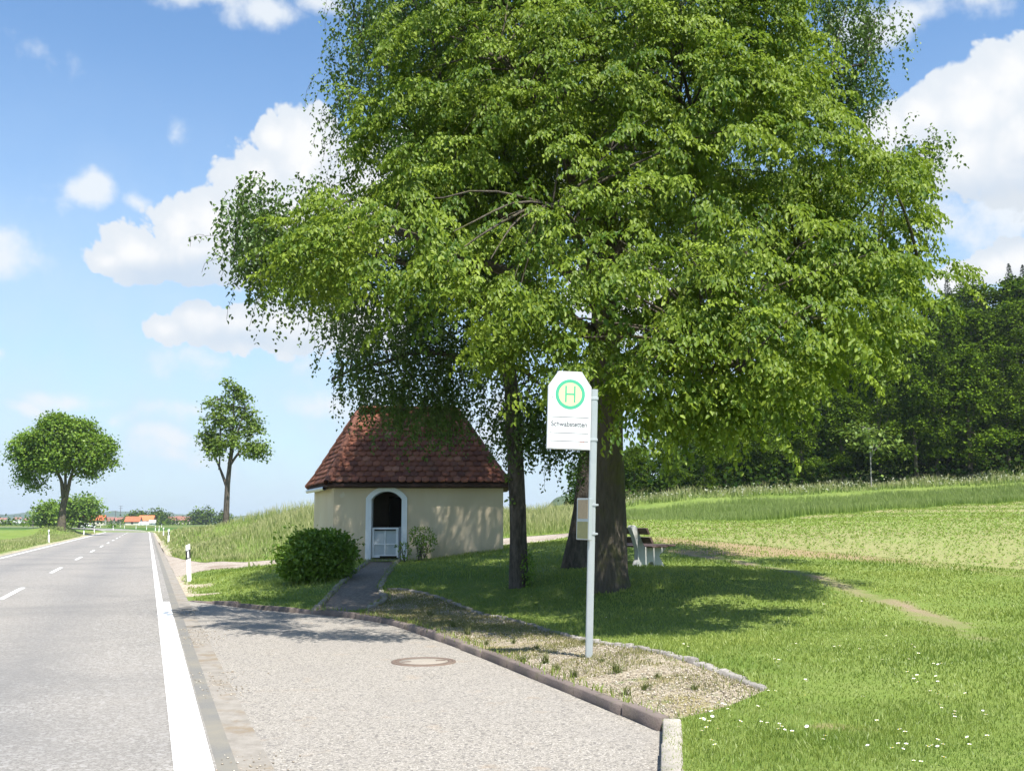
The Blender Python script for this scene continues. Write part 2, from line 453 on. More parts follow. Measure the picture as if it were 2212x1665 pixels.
cmask = t.math('MULTIPLY', cmask0, t.math('MULTIPLY_ADD', sh, -.35, 1.0))
# a veil of thin haze low over the horizon
veil = t.math('MULTIPLY', soft(el, R(27), R(0)), .82)
veiln = t.math('MULTIPLY', veil, t.math('MULTIPLY_ADD', nz, .9, 1.0))
ccol = t.mix(core, (.80, .86, .93), (1.02, 1.02, 1.02))
ccol = t.mix(t.ramp(t.math('ADD', bil, t.math('MULTIPLY', nz, 1.2)), [(.1, .22), (.45, 0)]), ccol, (.80, .84, .90))
ccol = t.mix(sh, ccol, (.66, .72, .79))
SKY_S, CLOUD_S = .100, .485
skyb = t.n('ShaderNodeVectorMath', {0: sky.outputs[0], 3: SKY_S}, operation='SCALE').outputs[0]
skyb = t.mix(1.0, skyb, (.80, .985, 1.08), blend='MULTIPLY')
vcol = (.325, .393, .462)
base = t.mix(veiln, skyb, vcol)
wc = t.n('ShaderNodeVectorMath', {0: t.mix(.0, (.90, .95, 1.0), (1, 1, 1)), 3: CLOUD_S * .97}, operation='SCALE').outputs[0]
base = t.mix(wmask, base, wc)
cc = t.n('ShaderNodeVectorMath', {0: ccol, 3: CLOUD_S * 1.0}, operation='SCALE').outputs[0]
base = t.mix(cmask, base, cc)
bg = t.n('ShaderNodeBackground', {'Color': base, 'Strength': 1.0})
t.links.new(bg.outputs[0], wout.inputs[0])

sc.view_settings.view_transform = 'Standard'
sc.view_settings.look = 'None'
sc.view_settings.exposure = 1.08
sc.view_settings.gamma = 1.0
sc.cycles.max_bounces = 8
sc.cycles.diffuse_bounces = 3
sc.cycles.glossy_bounces = 2
sc.cycles.transmission_bounces = 4
sc.cycles.volume_bounces = 0
sc.cycles.transparent_max_bounces = 8
sc.cycles.caustics_reflective = False; sc.cycles.caustics_refractive = False
sc.cycles.sample_clamp_indirect = 6
sc.cycles.use_adaptive_sampling = True
sc.cycles.adaptive_threshold = 0.02

# ------------------------------------------------------------------ ground materials
def m_ground(t):
    p = t.pos()
    a = t.noise(p, .35, 5, .6); b = t.noise(p, 3.1, 5, .65); c = t.noise(p, 38, 4, .7)
    g = t.mix(t.ramp(a, [(.3, 0), (.7, 1)]), (.12, .185, .03), (.215, .265, .06))
    g = t.mix(t.math('MULTIPLY', t.ramp(b, [(.4, 0), (.75, 1)]), .55), g, (.24, .255, .095))
    g = t.mix(t.ramp(c, [(.3, .0), (.7, .75)]), g, (.075, .13, .022))
    n = t.math('MULTIPLY_ADD', b, .7, -.35)
    f = lambda nm, lo=.25, hi=.7: t.n('ShaderNodeMapRange', {'Value': t.math('ADD', t.attr(nm), n), 'From Min': lo, 'From Max': hi}).outputs[0]
    g = t.mix(f('dry'), g, t.mix(c, (.31, .235, .13), (.22, .175, .09)))
    g = t.mix(f('bare', .3, 1.0), g, t.mix(c, (.20, .145, .10), (.33, .25, .175)))
    g = t.mix(f('stony'), g, t.mix(t.ramp(t.vor(p, 26, out='Color'), [(.2, 0), (.8, 1)]), (.22, .17, .10), (.52, .46, .36)))
    return g, t.math('ADD', c, t.math('MULTIPLY', b, .6)), .8, .03
M_ground = principled('meadow', (.1, .15, .03), .9, .15, build=m_ground)

def m_road(t):
    p = t.pos(); u = t.n('ShaderNodeUVMap').outputs[0]
    s = t.n('ShaderNodeSeparateXYZ', {0: u})
    gr = t.vor(p, 75, out='Color'); gs = t.n('ShaderNodeSeparateColor', {0: gr}).outputs[0]
    gr2 = t.n('ShaderNodeSeparateColor', {0: t.vor(p, 33, out='Color')}).outputs[1]
    c = t.mix(t.ramp(gs, [(.1, 0), (.9, 1)]), (0.129, 0.12, 0.107), (0.28, 0.262, 0.239))
    c = t.mix(t.ramp(gr2, [(.72, 0), (.95, .7)]), c, (0.344, 0.331, 0.314))
    st = t.n('ShaderNodeMapping', {'Vector': u, 'Scale': (1.38, 0.0516, 0.86)}).outputs[0]
    str_ = t.noise(st, 1.5, 5, .6)
    c = t.mix(t.ramp(str_, [(.38, 0), (.72, .5)]), c, (0.28, 0.254, 0.224))
    big = t.noise(p, .32, 4, .6, .6)
    c = t.mix(t.ramp(big, [(.45, 0), (.72, .6)]), c, (0.137, 0.132, 0.126))
    sm = t.noise(p, 1.1, 5, .7)
    c = t.mix(t.ramp(sm, [(.62, 0), (.75, .3)]), c, (0.0946, 0.0929, 0.0903))
    lane = t.math('ABSOLUTE', t.math('SUBTRACT', t.math('ABSOLUTE', s.outputs[0]), .25))
    c = t.mix(t.math('MULTIPLY', t.ramp(lane, [(.0, 1), (.14, 0)]), .3), c, (0.129, 0.129, 0.132))
    return c, gs, .35, .006
M_road = principled('worn asphalt', (.2, .2, .19), .85, .25, build=m_road)

def m_bay(t):
    p = t.pos()
    v = t.n('ShaderNodeSeparateColor', {0: t.vor(p, 105, out='Color')})
    v2 = t.n('ShaderNodeSeparateColor', {0: t.vor(p, 52, out='Color')})
    c = t.mix(t.ramp(v.outputs[0], [(.05, 0), (.95, 1)]), (0.160, 0.145, 0.123), (0.321, 0.294, 0.257))
    c = t.mix(t.ramp(v.outputs[1], [(.75, 0), (.98, .8)]), c, (0.45, 0.415, 0.37))
    c = t.mix(t.ramp(v2.outputs[2], [(.82, 0), (.97, .75)]), c, (0.103, 0.0946, 0.0903))
    big = t.noise(p, .7, 5, .6)
    c = t.mix(t.ramp(big, [(.45, 0), (.75, .35)]), c, (0.215, 0.198, 0.179))
    r = t.noise(p, 2.2, 5, .65)
    c = t.mix(t.ramp(r, [(.6, 0), (.74, .5)]), c, (0.275, 0.206, 0.138))
    return c, t.math('SUBTRACT', 1.0, t.vor(p, 105)), .45, .007
M_bay = principled('chip sealed gravel', (.3, .28, .26), .9, .2, build=m_bay)

def m_pale(t):
    p = t.pos(); b = t.noise(p, 5, 5, .7); d = t.noise(p, 60, 3, .7)
    c = t.mix(t.ramp(b, [(.35, 0), (.65, 1)]), (0.22, 0.198, 0.168), (0.335, 0.306, 0.268))
    c = t.mix(t.ramp(t.noise(p, 2.1, 5, .7), [(.52, 0), (.64, .9)]), c, (0.224, 0.172, 0.112))
    c = t.mix(t.math('MULTIPLY', d, .6), c, (0.138, 0.125, 0.107))
    return c, d, .6, .01
M_pale = principled('gutter concrete', (.35, .32, .29), .9, .2, build=m_pale)
M_strip = principled('patched asphalt', (.15, .145, .14), .9, .2, build=lambda t: (t.mix(t.ramp(t.noise(t.pos(), 1.6, 5, .7), [(.42, 0), (.68, .8)]), t.mix(t.noise(t.pos(), 80, 2, .7), (.11, .107, .098), (.21, .202, .186)), (.215, .195, .155)), t.noise(t.pos(), 90, 2, .7), .5, .01))
def m_paint(t):
    p = t.pos(); d = t.noise(p, 45, 4, .75); e = t.noise(p, 3.3, 5, .6)
    return t.mix(t.ramp(t.math('ADD', t.math('MULTIPLY', d, .6), t.math('MULTIPLY', e, .4)), [(.56, 0), (.68, .45)]), (0.688, 0.688, 0.662), (0.378, 0.37, 0.353)), d, .3, .004
M_paint = principled('road paint', (.8, .8, .77), .6, .3, build=m_paint)
def m_gravel(t):
    p = t.pos(); v = t.n('ShaderNodeSeparateColor', {0: t.vor(p, 38, out='Color')})
    c = t.mix(v.outputs[0], (.18, .145, .095), (.385, .335, .26))
    c = t.mix(t.ramp(t.noise(p, 1.6, 5, .7), [(.5, 0), (.62, .85)]), c, t.mix(v.outputs[1], (.16, .15, .05), (.26, .21, .10)))
    c = t.mix(t.ramp(t.noise(p, 2.7, 5, .7), [(.57, 0), (.68, .8)]), c, (.075, .12, .03))
    return c, t.math('SUBTRACT', 1.0, t.vor(p, 38)), .9, .02
M_gravel = principled('gravel bed', (.35, .3, .22), .95, .15, build=m_gravel)
def m_track(t):
    p = t.pos(); v = t.n('ShaderNodeSeparateColor', {0: t.vor(p, 24, out='Color')})
    c = t.mix(v.outputs[0], (0.258, 0.215, 0.172), (0.378, 0.331, 0.28))
    c = t.mix(t.ramp(t.noise(p, .8, 5, .7), [(.53, 0), (.66, .75)]), c, (0.163, 0.116, 0.0774))
    return c, v.outputs[0], .7, .02
M_track = principled('farm track', (.4, .34, .28), .95, .15, build=m_track)
def m_path(t):
    p = t.pos(); v = t.n('ShaderNodeSeparateColor', {0: t.vor(p, 30, out='Color')})
    c = t.mix(v.outputs[0], (.135, .11, .086), (.235, .195, .158))
    c = t.mix(t.ramp(t.vor(p, 11), [(.0, .5), (.09, 0)]), c, (.3, .26, .2))
    return c, t.noise(p, 50, 3, .7), .6, .01
M_path = principled('path surface', (.11, .1, .09), .9, .2, build=m_path)
def m_field(t):
    p = t.pos(); a = t.noise(p, .18, 4, .6); b = t.noise(p, 7, 4, .7)
    c = t.mix(b, (.21, .16, .09), (.34, .27, .165))
    return t.mix(t.math('MULTIPLY', t.ramp(a, [(.35, .5), (.65, 1)]), .75), c, (.20, .25, .075)), b, 1.0, .06
M_field = principled('crop soil', (.25, .19, .12), .95, .1, build=m_field)
def m_stone(a, b, sc_=40):
    def f(t):
        p = t.pos(); n = t.noise(p, sc_, 4, .7); v = t.attr('var')
        c = t.mix(n, a, b)
        c = t.mix(t.math('MULTIPLY', v, .5), c, tuple(x * .6 for x in a))
        c = t.mix(t.ramp(t.noise(p, 6, 4, .7), [(.5, 0), (.7, .45)]), c, (.10, .10, .06))
        return c, n, .6, .01
    return f
M_kerb = principled('porphyry kerb', (.2, .14, .12), .85, .2, build=m_stone((.125, .098, .088), (.225, .185, .165)))
M_kerb2 = principled('concrete kerb', (.33, .3, .27), .85, .2, build=m_stone((.24, .215, .185), (.40, .365, .32)))
M_sett = principled('granite setts', (.3, .28, .26), .85, .2, build=m_stone((.17, .155, .14), (.42, .39, .36)))

# ------------------------------------------------------------------ ground objects
zf = lambda x, y: h(x, y)
ground = zone_mesh('ground', [0], zf, M_ground, attrs={'bare': bare_at, 'dry': dry_at, 'stony': stony_at})
zone_mesh('bus_bay', [1], lambda x, y: 0 * x, M_bay)
zone_mesh('gravel_bed', [2], lambda x, y: h(x, y) - .01, M_gravel)
zone_mesh('footpath', [3], lambda x, y: h(x, y) - .015, M_path)
zone_mesh('farm_track', [4], lambda x, y: h(x, y) - .01, M_track)
zone_mesh('crop_field', [5], zf, M_field)

# road: straight for 166 m, then a long bend to the left
cl = []
for s in np.concatenate([np.arange(-8, 20, 1.0), np.arange(20, 166, 3.0)]): cl.append((road_p(s, 0), RN.copy(), s))
p = road_p(166, 0); a0 = math.atan2(RT[1], RT[0]); s = 166
for i in range(90):
    a0 += 3.5 / (640.0 if i < 30 else 260.0); p = p + 3.5 * np.array([math.cos(a0), math.sin(a0)]); s += 3.5
    cl.append((p.copy(), np.array([math.sin(a0), -math.cos(a0)]), s))
def strip(name, n0, n1, z, mat, s0=-8, s1=1e9, k=2):
    rows = [c for c in cl if s0 - 1e-6 <= c[2] <= s1 + 1e-6]
    if s1 < 160 and (not rows or rows[-1][2] < s1): rows.append((road_p(s1, 0), RN, s1))
    if s0 > -8 and rows[0][2] > s0: rows.insert(0, (road_p(s0, 0), RN, s0))
    V, U = [], []
    for q, nn, s in rows:
        for j in range(k):
            n = n0 + (n1 - n0) * j / (k - 1); w = q + nn * n
            V.append((w[0], w[1], z)); U.append(((n + 3.1) / 6.4, s))
    F = [(i * k + j, i * k + j + 1, (i + 1) * k + j + 1, (i + 1) * k + j) for i in range(len(rows) - 1) for j in range(k - 1)]
    me = mesh_np(name, V, F, uv=U)
    return me
tag(link('road', strip('road', -6.75, .27, 0.0, M_road, k=8), M_road), kind='structure')
tag(link('gutter', strip('gutter', .40, .62, 0.0, M_pale, k=3), M_pale), kind='structure')
tag(link('road_edge', strip('road_edge', .27, .40, 0.001, M_strip, k=3), M_strip), kind='structure')
bm = bmesh.new()
def mark(n0, n1, s0, s1, z=.005):
    me = strip('m', n0, n1, z, None, s0, s1); bm.from_mesh(me); bpy.data.meshes.remove(me)
SW = road_s(*G0(351, 1300)[:2])
mark(.0, .25, -8, SW, .006)
mark(.0, .12, SW + .02, 1e9)
mark(-6.42, -6.28, -8, 1e9)
s_d = road_s(*G0(27, 1281)[:2])
for k in range(-2, 16): mark(-3.12, -3.0, s_d + 12.1 * k - 2.1, s_d + 12.1 * k + 2.1)
tag(link('road_marking', mesh_bm('road_marking', bm), M_paint), kind='structure')

def course(name, L, w, hgt, length, mat, z0=-.15, gap=.012, lift=.0, jit=.006, side=.5, zmin=None):
    """a line of kerb stones following L; each has its own tone"""
    seg = np.linalg.norm(np.diff(L, axis=0), axis=1); cum_ = np.concatenate([[0], np.cumsum(seg)]); T = cum_[-1]
    at = lambda s: np.array([np.interp(s, cum_, L[:, 0]), np.interp(s, cum_, L[:, 1])])
    b = Bag(); s = 0.0
    while s < T - .03:
        ln = length * rng.uniform(.85, 1.15); e = min(s + ln, T); m = max(2, int((e - s) / .25) + 1)
        rows = []; dz = rng.normal(0, jit); dn = rng.normal(0, jit)
        for q in np.linspace(s + gap / 2, e - gap / 2, m):
            c = at(q); d = at(min(q + .05, T)) - at(max(q - .05, 0)); d /= np.linalg.norm(d) + 1e-9; nn = np.array([d[1], -d[0]])
            zt = h1(*c) + lift + dz
            if zmin is not None: zt = max(zt, zmin)
            bv = min(.012, w * .15)
            prof = [(-w * (1 - side), z0), (-w * (1 - side), zt - bv), (-w * (1 - side) + bv, zt), (w * side - bv, zt), (w * side, zt - bv), (w * side, z0)]
            rows.append([(*(c + nn * (o + dn)), z) for o, z in prof])
        V = np.array(rows).reshape(-1, 3); k = 6
        F = [(i * k + j, i * k + (j + 1) % k, (i + 1) * k + (j + 1) % k, (i + 1) * k + j) for i in range(m - 1) for j in range(k)]
        for base in (0, (m - 1) * k): F += [(base, base + 1, base + 4, base + 5), (base + 1, base + 2, base + 3, base + 4)]
        b.add(V, np.array(F), rng.random())
        s = e
    return tag(link(name, b.mesh(name), mat), kind='structure')
course('kerb', kerb_line, .11, .1, .95, M_kerb, gap=.022, jit=.009, lift=.012, side=.5, zmin=.012)
course('kerb', dens(kerb_near, .2), .14, .1, 1.0, M_kerb2, lift=.015, side=.0, zmin=.095)
course('edging', edging_line, .085, .1, .11, M_sett, lift=.022, jit=.008, gap=.02)
course('edging', path_l, .09, .1, .13, M_sett, lift=.035, jit=.01)
course('edging', path_r, .09, .1, .13, M_sett, lift=.035, jit=.01)

# wide farmland to the horizon
def m_far(t):
    p = t.pos()
    mp = t.n('ShaderNodeMapping', {'Vector': p, 'Scale': (.0022, .0065, 1), 'Rotation': (0, 0, .5)}).outputs[0]
    v = t.n('ShaderNodeSeparateColor', {0: t.n('ShaderNodeTexVoronoi', {'Vector': mp, 'Scale': 3.0}, voronoi_dimensions='2D').outputs['Color']}).outputs[0]
    c = t.ramp(v, [(.0, (.055, .115, .02)), (.35, (.085, .145, .03)), (.6, (.06, .12, .025)), (.8, (.17, .17, .06)), (1.0, (.10, .15, .035))], 'CONSTANT')
    n = t.noise(p, .9, 5, .7)
    return t.mix(t.math('MULTIPLY', n, .5), c, (.05, .09, .018)), n, .6, .1
M_far = principled('farmland', (.1, .15, .03), .95, .1, build=m_far)
V, F = [], []
xs = [-5200, -1500, -105, 135, 1500, 5200]; ys = [-400, -6, 195, 1500, 5600]
for y in ys:
    for x in xs: V.append((x, y, -.16))
for j in range(len(ys) - 1):
    for i in range(len(xs) - 1):
        F.append((j * 6 + i, j * 6 + i + 1, j * 6 + i + 7, j * 6 + i + 6))
tag(link('farmland', mesh_np('farmland', V, F), M_far), kind='structure')

def ridge(name, Y, prof, depth, mat):
    """wooded hill far off: (photo x, photo y of its skyline) at depth Y, with slopes in front and behind"""
    px = np.arange(prof[0][0], prof[-1][0], 6.0)
    py = np.interp(px, [q[0] for q in prof], [q[1] for q in prof])
    py = py + .9 * np.sin(px * .11) * np.sin(px * .047) + rng.normal(0, .35, len(px))
    V = []
    for x, y in zip(px, py):
        top = W(x, y, Y)
        z = max(top.z, .5)
        for k, f in ((-1, 0), (-.6, .55), (-.25, .9), (0, 1), (.4, .9), (1, 0)):
            V.append((top.x * (Y + k * depth) / Y, Y + k * depth, -.3 + (z + .3) * f))
    m = len(px)
    F = [(i * 6 + j, (i + 1) * 6 + j, (i + 1) * 6 + j + 1, i * 6 + j + 1) for i in range(m - 1) for j in range(5)]
    return tag(link(name, mesh_np(name, V, F, True), mat), kind='structure')
M_hill = principled('wooded hills', (.04, .075, .03), .95, .1, build=lambda t: (t.mix(t.ramp(t.noise(t.pos(), .012, 5, .7), [(.4, 0), (.6, 1)]), (.03, .06, .025), (.075, .10, .045)), t.noise(t.pos(), .05, 4, .7), 1.0, 4.0))
ridge('hills', 3400, [(-500, 1117), (-100, 1112), (30, 1110), (60, 1106), (110, 1111), (190, 1113), (215, 1108), (245, 1103.5), (290, 1105), (330, 1110), (380, 1109), (430, 1113), (520, 1114), (700, 1112), (900, 1108), (1100, 1110), (1400, 1100), (1800, 1100), (2400, 1105)], 260, M_hill)
ridge('hills', 900, [(1150, 1127), (1185, 1090), (1200, 1075), (1230, 1066), (1265, 1062), (1330, 1058), (1420, 1056), (1600, 1050), (1700, 1060), (1760, 1127)], 90, M_hill)
# ------------------------------------------------------------------ chapel
def m_plaster(t):
    c, hgt, a, b = plaster_base(t); p = t.pos(); z = t.n('ShaderNodeSeparateXYZ', {0: p}).outputs[2]
    foot = t.n('ShaderNodeMapRange', {'Value': t.math('MULTIPLY_ADD', t.noise(p, 2.4, 5, .7), 1.0, z), 'From Min': 1.62, 'From Max': 1.15}).outputs[0]
    c = t.mix(t.math('MULTIPLY', foot, .75), c, (.36, .31, .22))
    c = t.mix(t.ramp(t.noise(p, 3.7, 3, .5), [(.68, 0), (.71, .55)]), c, (.66, .60, .49))
    st = t.noise(t.n('ShaderNodeMapping', {'Vector': p, 'Scale': (5, 5, .5)}).outputs[0], 1.3, 4, .6)
    return t.mix(t.ramp(st, [(.55, 0), (.75, .3)]), c, (.40, .345, .24)), hgt, a, b
plaster_base = (lambda t: (
    t.mix(t.ramp(t.noise(t.n('ShaderNodeMapping', {'Vector': t.pos(), 'Scale': (1, 1, .45)}).outputs[0], 1.9, 5, .65), [(.45, 0), (.75, .5)]),
          t.mix(t.ramp(t.noise(t.pos(), .8, 4, .6), [(.3, 0), (.7, 1)]), (.62, .515, .365), (.56, .46, .32)), (.66, .58, .44)), t.noise(t.pos(), 70, 4, .7), .35, .006))
M_plaster = principled('cream plaster', (.5, .42, .28), .9, .15, build=m_plaster)
M_white = principled('white lime paint', (.72, .75, .78), .8, .2, build=lambda t: (t.mix(t.ramp(t.noise(t.pos(), 4, 5, .7), [(.5, 0), (.75, .5)]), (.74, .76, .78), (.58, .58, .56)), t.noise(t.pos(), 60, 3, .6), .2, .005))
M_gate = principled('grey painted panel', (.42, .46, .48), .5, .4, build=lambda t: (t.mix(t.noise(t.pos(), 9, 4, .6), (.40, .45, .47), (.50, .54, .56)), None, 0, 0))
M_dark = principled('dark timber', (.03, .025, .02), .8, .2)
M_inside = principled('dim lime wash', (.42, .38, .34), .9, .1)
M_zinc = principled('zinc gutter', (.5, .52, .53), .4, .5, .6)
def m_tile(t):
    v = t.attr('var'); p = t.pos(); n = t.noise(p, 14, 4, .7)
    c = t.ramp(v, [(0, (.095, .038, .028)), (.5, (.16, .06, .036)), (.8, (.215, .085, .05)), (1, (.27, .125, .082))])
    c = t.mix(t.ramp(n, [(.45, 0), (.75, .55)]), c, (.12, .06, .045))
    return t.mix(t.ramp(t.noise(p, 2.2, 5, .7), [(.55, 0), (.75, .4)]), c, (.10, .085, .055)), n, .4, .01
M_tile = principled('clay tiles', (.25, .09, .05), .85, .2, build=m_tile)
M_ridge = principled('ridge tiles', (.12, .05, .035), .85, .2, build=lambda t: (t.mix(t.noise(t.pos(), 9, 4, .7), (.09, .042, .032), (.20, .085, .055)), t.noise(t.pos(), 30, 3, .6), .4, .01))

chapel = thing('chapel', W(835, 1208, 27.6), 'small cream plastered wayside chapel with red hipped tile roof under the trees', 'chapel')
cl0 = Vector(chapel.location)
EZ = W(900, 1046, 27.5).z
c_fl, c_fr, c_br, c_bl = [Vector((*q, 0)) for q in chapel_xy]
ZB = .1
def local(o):
    """move an object's mesh into its parent's frame"""
    o.matrix_parent_inverse = Matrix.Identity(4)
    o.data.transform(Matrix.Translation(-Vector(o.parent.location)))
    return o
# front wall with an arched opening; frame of reference: s along the front, depth inward
ux = (c_fr - c_fl).normalized(); uin = Vector((-ux.y, ux.x, 0))
FL_len = (c_fr - c_fl).length
sdoor = (W(835, 1100, 27.52) - c_fl).dot(ux); zd = W(835, 1206, 27.5).z
pxm = 27.5 / 2262
hw_i, hw_o = 32.5 * pxm, 44.5 * pxm
z_sp, z_cr = W(835, 1078, 27.5).z, W(835, 1061, 27.5).z
def arch(hw, zb, zs, zc, k=14):
    """outline of an opening with a flat round head: list of (s, z)"""
    r = zc - zs; rad = (hw * hw + r * r) / (2 * r); a = math.asin(min(1, hw / rad))
    out = [(sdoor - hw, zb)]
    for i in range(k + 1):
        th = -a + 2 * a * i / k
        out.append((sdoor + rad * math.sin(th), zc - rad + rad * math.cos(th)))
    out.append((sdoor + hw, zb))
    return out
P3 = lambda s, d, z: c_fl + ux * s + uin * d + Vector((0, 0, z))
ins = arch(hw_i, zd - .05, z_sp, z_cr)
oto = arch(hw_o, zd - .25, z_sp + .03, W(835, 1050.5, 27.5).z)
bm = bmesh.new()
rect = [(0, ZB), (0, EZ + .12), (FL_len, EZ + .12), (FL_len, ZB)]
# wall face: quads between the opening outline and the wall outline, built as a fan of strips
def wall_face(bm, hole, d):
    top = [q for q in hole[1:-1]]
    v = lambda s, z: bm.verts.new(P3(s, d, z))
    # left and right of the opening
    for s0, s1 in ((0, hole[0][0]), (hole[-1][0], FL_len)):
        n = max(1, int((s1 - s0) / .5))
        for i in range(n):
            a, b = s0 + (s1 - s0) * i / n, s0 + (s1 - s0) * (i + 1) / n
            bm.faces.new((v(a, ZB), v(b, ZB), v(b, EZ + .12), v(a, EZ + .12)))
    for (s0, z0), (s1, z1) in zip(top[:-1], top[1:]):
        bm.faces.new((v(s0, z0), v(s1, z1), v(s1, EZ + .12), v(s0, EZ + .12)))
    bm.faces.new((v(hole[0][0], ZB), v(hole[-1][0], ZB), v(hole[-1][0], hole[0][1]), v(hole[0][0], hole[0][1])))
wall_face(bm, oto, 0.0)
# the other three walls
for a, b in ((c_fr, c_br), (c_br, c_bl), (c_bl, c_fl)):
    q = [bm.verts.new(Vector((*p.xy, z))) for p, z in ((a, ZB), (b, ZB), (b, EZ + .12), (a, EZ + .12))]
    bm.faces.new(q)
bmesh.ops.remove_doubles(bm, verts=bm.verts, dist=.0005)
local(link('wall', mesh_bm('wall', bm), M_plaster, chapel))
# inside shell, seen through the opening
bm = bmesh.new()
wall_face(bm, ins, .42)
mid = (c_fl + c_br) / 2
q = [P3(.12, .42, 0), P3(FL_len - .12, .42, 0), c_br + (c_bl - c_br).normalized() * .3 - uin * .35, c_bl + (c_br - c_bl).normalized() * .55 - uin * .35]
for a, b in ((q[1], q[2]), (q[2], q[3]), (q[3], q[0])):
    bm.faces.new([bm.verts.new(Vector((*p.xy, z))) for p, z in ((a, ZB), (b, ZB), (b, EZ + .1), (a, EZ + .1))])
bm.faces.new([bm.verts.new(Vector((*p.xy, EZ + .1))) for p in q])
bm.faces.new([bm.verts.new(Vector((*p.xy, zd - .03))) for p in q])
local(link('interior', mesh_bm('interior', bm), M_inside, chapel))
# painted surround and reveal
bm = bmesh.new()
n = len(ins)
F0 = [bm.verts.new(P3(s, -.035, z)) for s, z in oto]; F1 = [bm.verts.new(P3(s, -.035, z)) for s, z in ins]
R1 = [bm.verts.new(P3(s, .425, z)) for s, z in ins]; B0 = [bm.verts.new(P3(s, .02, z)) for s, z in oto]
for i in range(n - 1):
    bm.faces.new((F0[i], F0[i + 1], F1[i + 1], F1[i])); bm.faces.new((F1[i], F1[i + 1], R1[i + 1], R1[i])); bm.faces.new((B0[i], B0[i + 1], F0[i + 1], F0[i]))
local(link('door_surround', mesh_bm('door_surround', bm), M_white, chapel))
bm = bmesh.new()
Mx = Matrix((ux.to_4d(), uin.to_4d(), Vector((0, 0, 1, 0)), Vector((0, 0, 0, 1)))).transposed(); Mx.translation = c_fl
for i in range(4): Mx[3][i] = 1.0 if i == 3 else 0.0
def lbox(bm, s0, s1, d0, d1, z0, z1, bevel=.0):
    r = bmesh.ops.create_cube(bm, size=1.0)
    bmesh.ops.transform(bm, matrix=Mx @ Matrix.Translation(((s0 + s1) / 2, (d0 + d1) / 2, (z0 + z1) / 2)) @ Matrix.Diagonal((s1 - s0, d1 - d0, z1 - z0, 1)), verts=r['verts'])
    if bevel: bmesh.ops.bevel(bm, geom=list({e for v in r['verts'] for e in v.link_edges}), offset=bevel, segments=2, affect='EDGES')
lbox(bm, sdoor - hw_i - .05, sdoor + hw_i + .05, -.12, .42, zd - .3, zd - .02, .01)
local(link('door_step', mesh_bm('door_step', bm), M_sett, chapel))
# half-height gate
gt = W(835, 1139, 27.6).z
g0, g1 = sdoor - hw_i + .03, sdoor + hw_i - .10
bm = bmesh.new(); lbox(bm, g0, g1, .10, .13, zd + .06, gt - .03)
gate = local(link('gate', mesh_bm('gate', bm), M_gate, chapel))
bm = bmesh.new()
for s0, s1, z0, z1 in ((g0 - .02, g0 + .045, zd + .02, gt), (g1 - .045, g1 + .02, zd + .02, gt), (g0 + .045, g1 - .045, gt - .055, gt), (g0 + .045, g1 - .045, zd + .02, zd + .09)):
    lbox(bm, s0, s1, .07, .15, z0, z1, .004)
gm = (g0 + g1) / 2; zm = (zd + gt) / 2 - .03
lbox(bm, gm - .014, gm + .014, .08, .148, zd + .09, gt - .055); lbox(bm, g0 + .045, gm - .014, .08, .148, zm - .014, zm + .014); lbox(bm, gm + .014, g1 - .045, .08, .148, zm - .014, zm + .014)
fr = link('gate_frame', mesh_bm('gate_frame', bm), M_white, gate); fr.data.transform(Matrix.Translation(-cl0))
bm = bmesh.new(); lbox(bm, g0 + .2, g1 - .02, .05, .068, zd + .02, zd + .065)
fr = link('gate_rail', mesh_bm('gate_rail', bm), M_dark, gate); fr.data.transform(Matrix.Translation(-cl0))
bm = bmesh.new(); lbox(bm, g0 + .05, g1 - .05, .055, .069, gt - .075, gt - .045)
fr = link('gate_rail', mesh_bm('gate_rail', bm), M_dark, gate); fr.data.transform(Matrix.Translation(-cl0))
bm = bmesh.new(); lbox(bm, g1 + .025, g1 + .085, .06, .2, zd - .02, gt + .02, .006)
local(link('gate_post', mesh_bm('gate_post', bm), principled('grey iron', (.2, .22, .24), .5, .4, .3), chapel))
bm = bmesh.new(); lbox(bm, sdoor - .05, sdoor + .5, 1.2, 1.3, zd, EZ - .3)
local(link('inner_door', mesh_bm('inner_door', bm), M_dark, chapel))

# roof
e_fl, e_fr, e_br, e_bl = W(707, 1043, 27.28), W(1101, 1043, 27.36), W(1096, 1051, 31.9), W(665, 1051, 30.75)
ez = e_fl.z
for q in (e_fr, e_br, e_bl): q.z = ez
r_l, r_r = W(779, 883, 29.35), W(986, 884, 29.5); r_r.z = r_l.z
def knee(e, r):
    q = e.lerp(r, .2); q.z = ez + (r.z - ez) * .178; return q
k_fl, k_fr, k_br, k_bl = knee(e_fl, r_l), knee(e_fr, r_r), knee(e_br, r_r), knee(e_bl, r_l)
bm = bmesh.new()
dn = Vector((0, 0, -.035))
def poly(*p): bm.faces.new([bm.verts.new(q + dn) for q in p])
for a, b, ka, kb, ra, rb in ((e_fl, e_fr, k_fl, k_fr, r_l, r_r), (e_fr, e_br, k_fr, k_br, r_r, r_r), (e_br, e_bl, k_br, k_bl, r_r, r_l), (e_bl, e_fl, k_bl, k_fl, r_l, r_l)):
    poly(a, b, kb, ka)
    if ra is rb: poly(ka, kb, ra)
    else: poly(ka, kb, rb, ra)
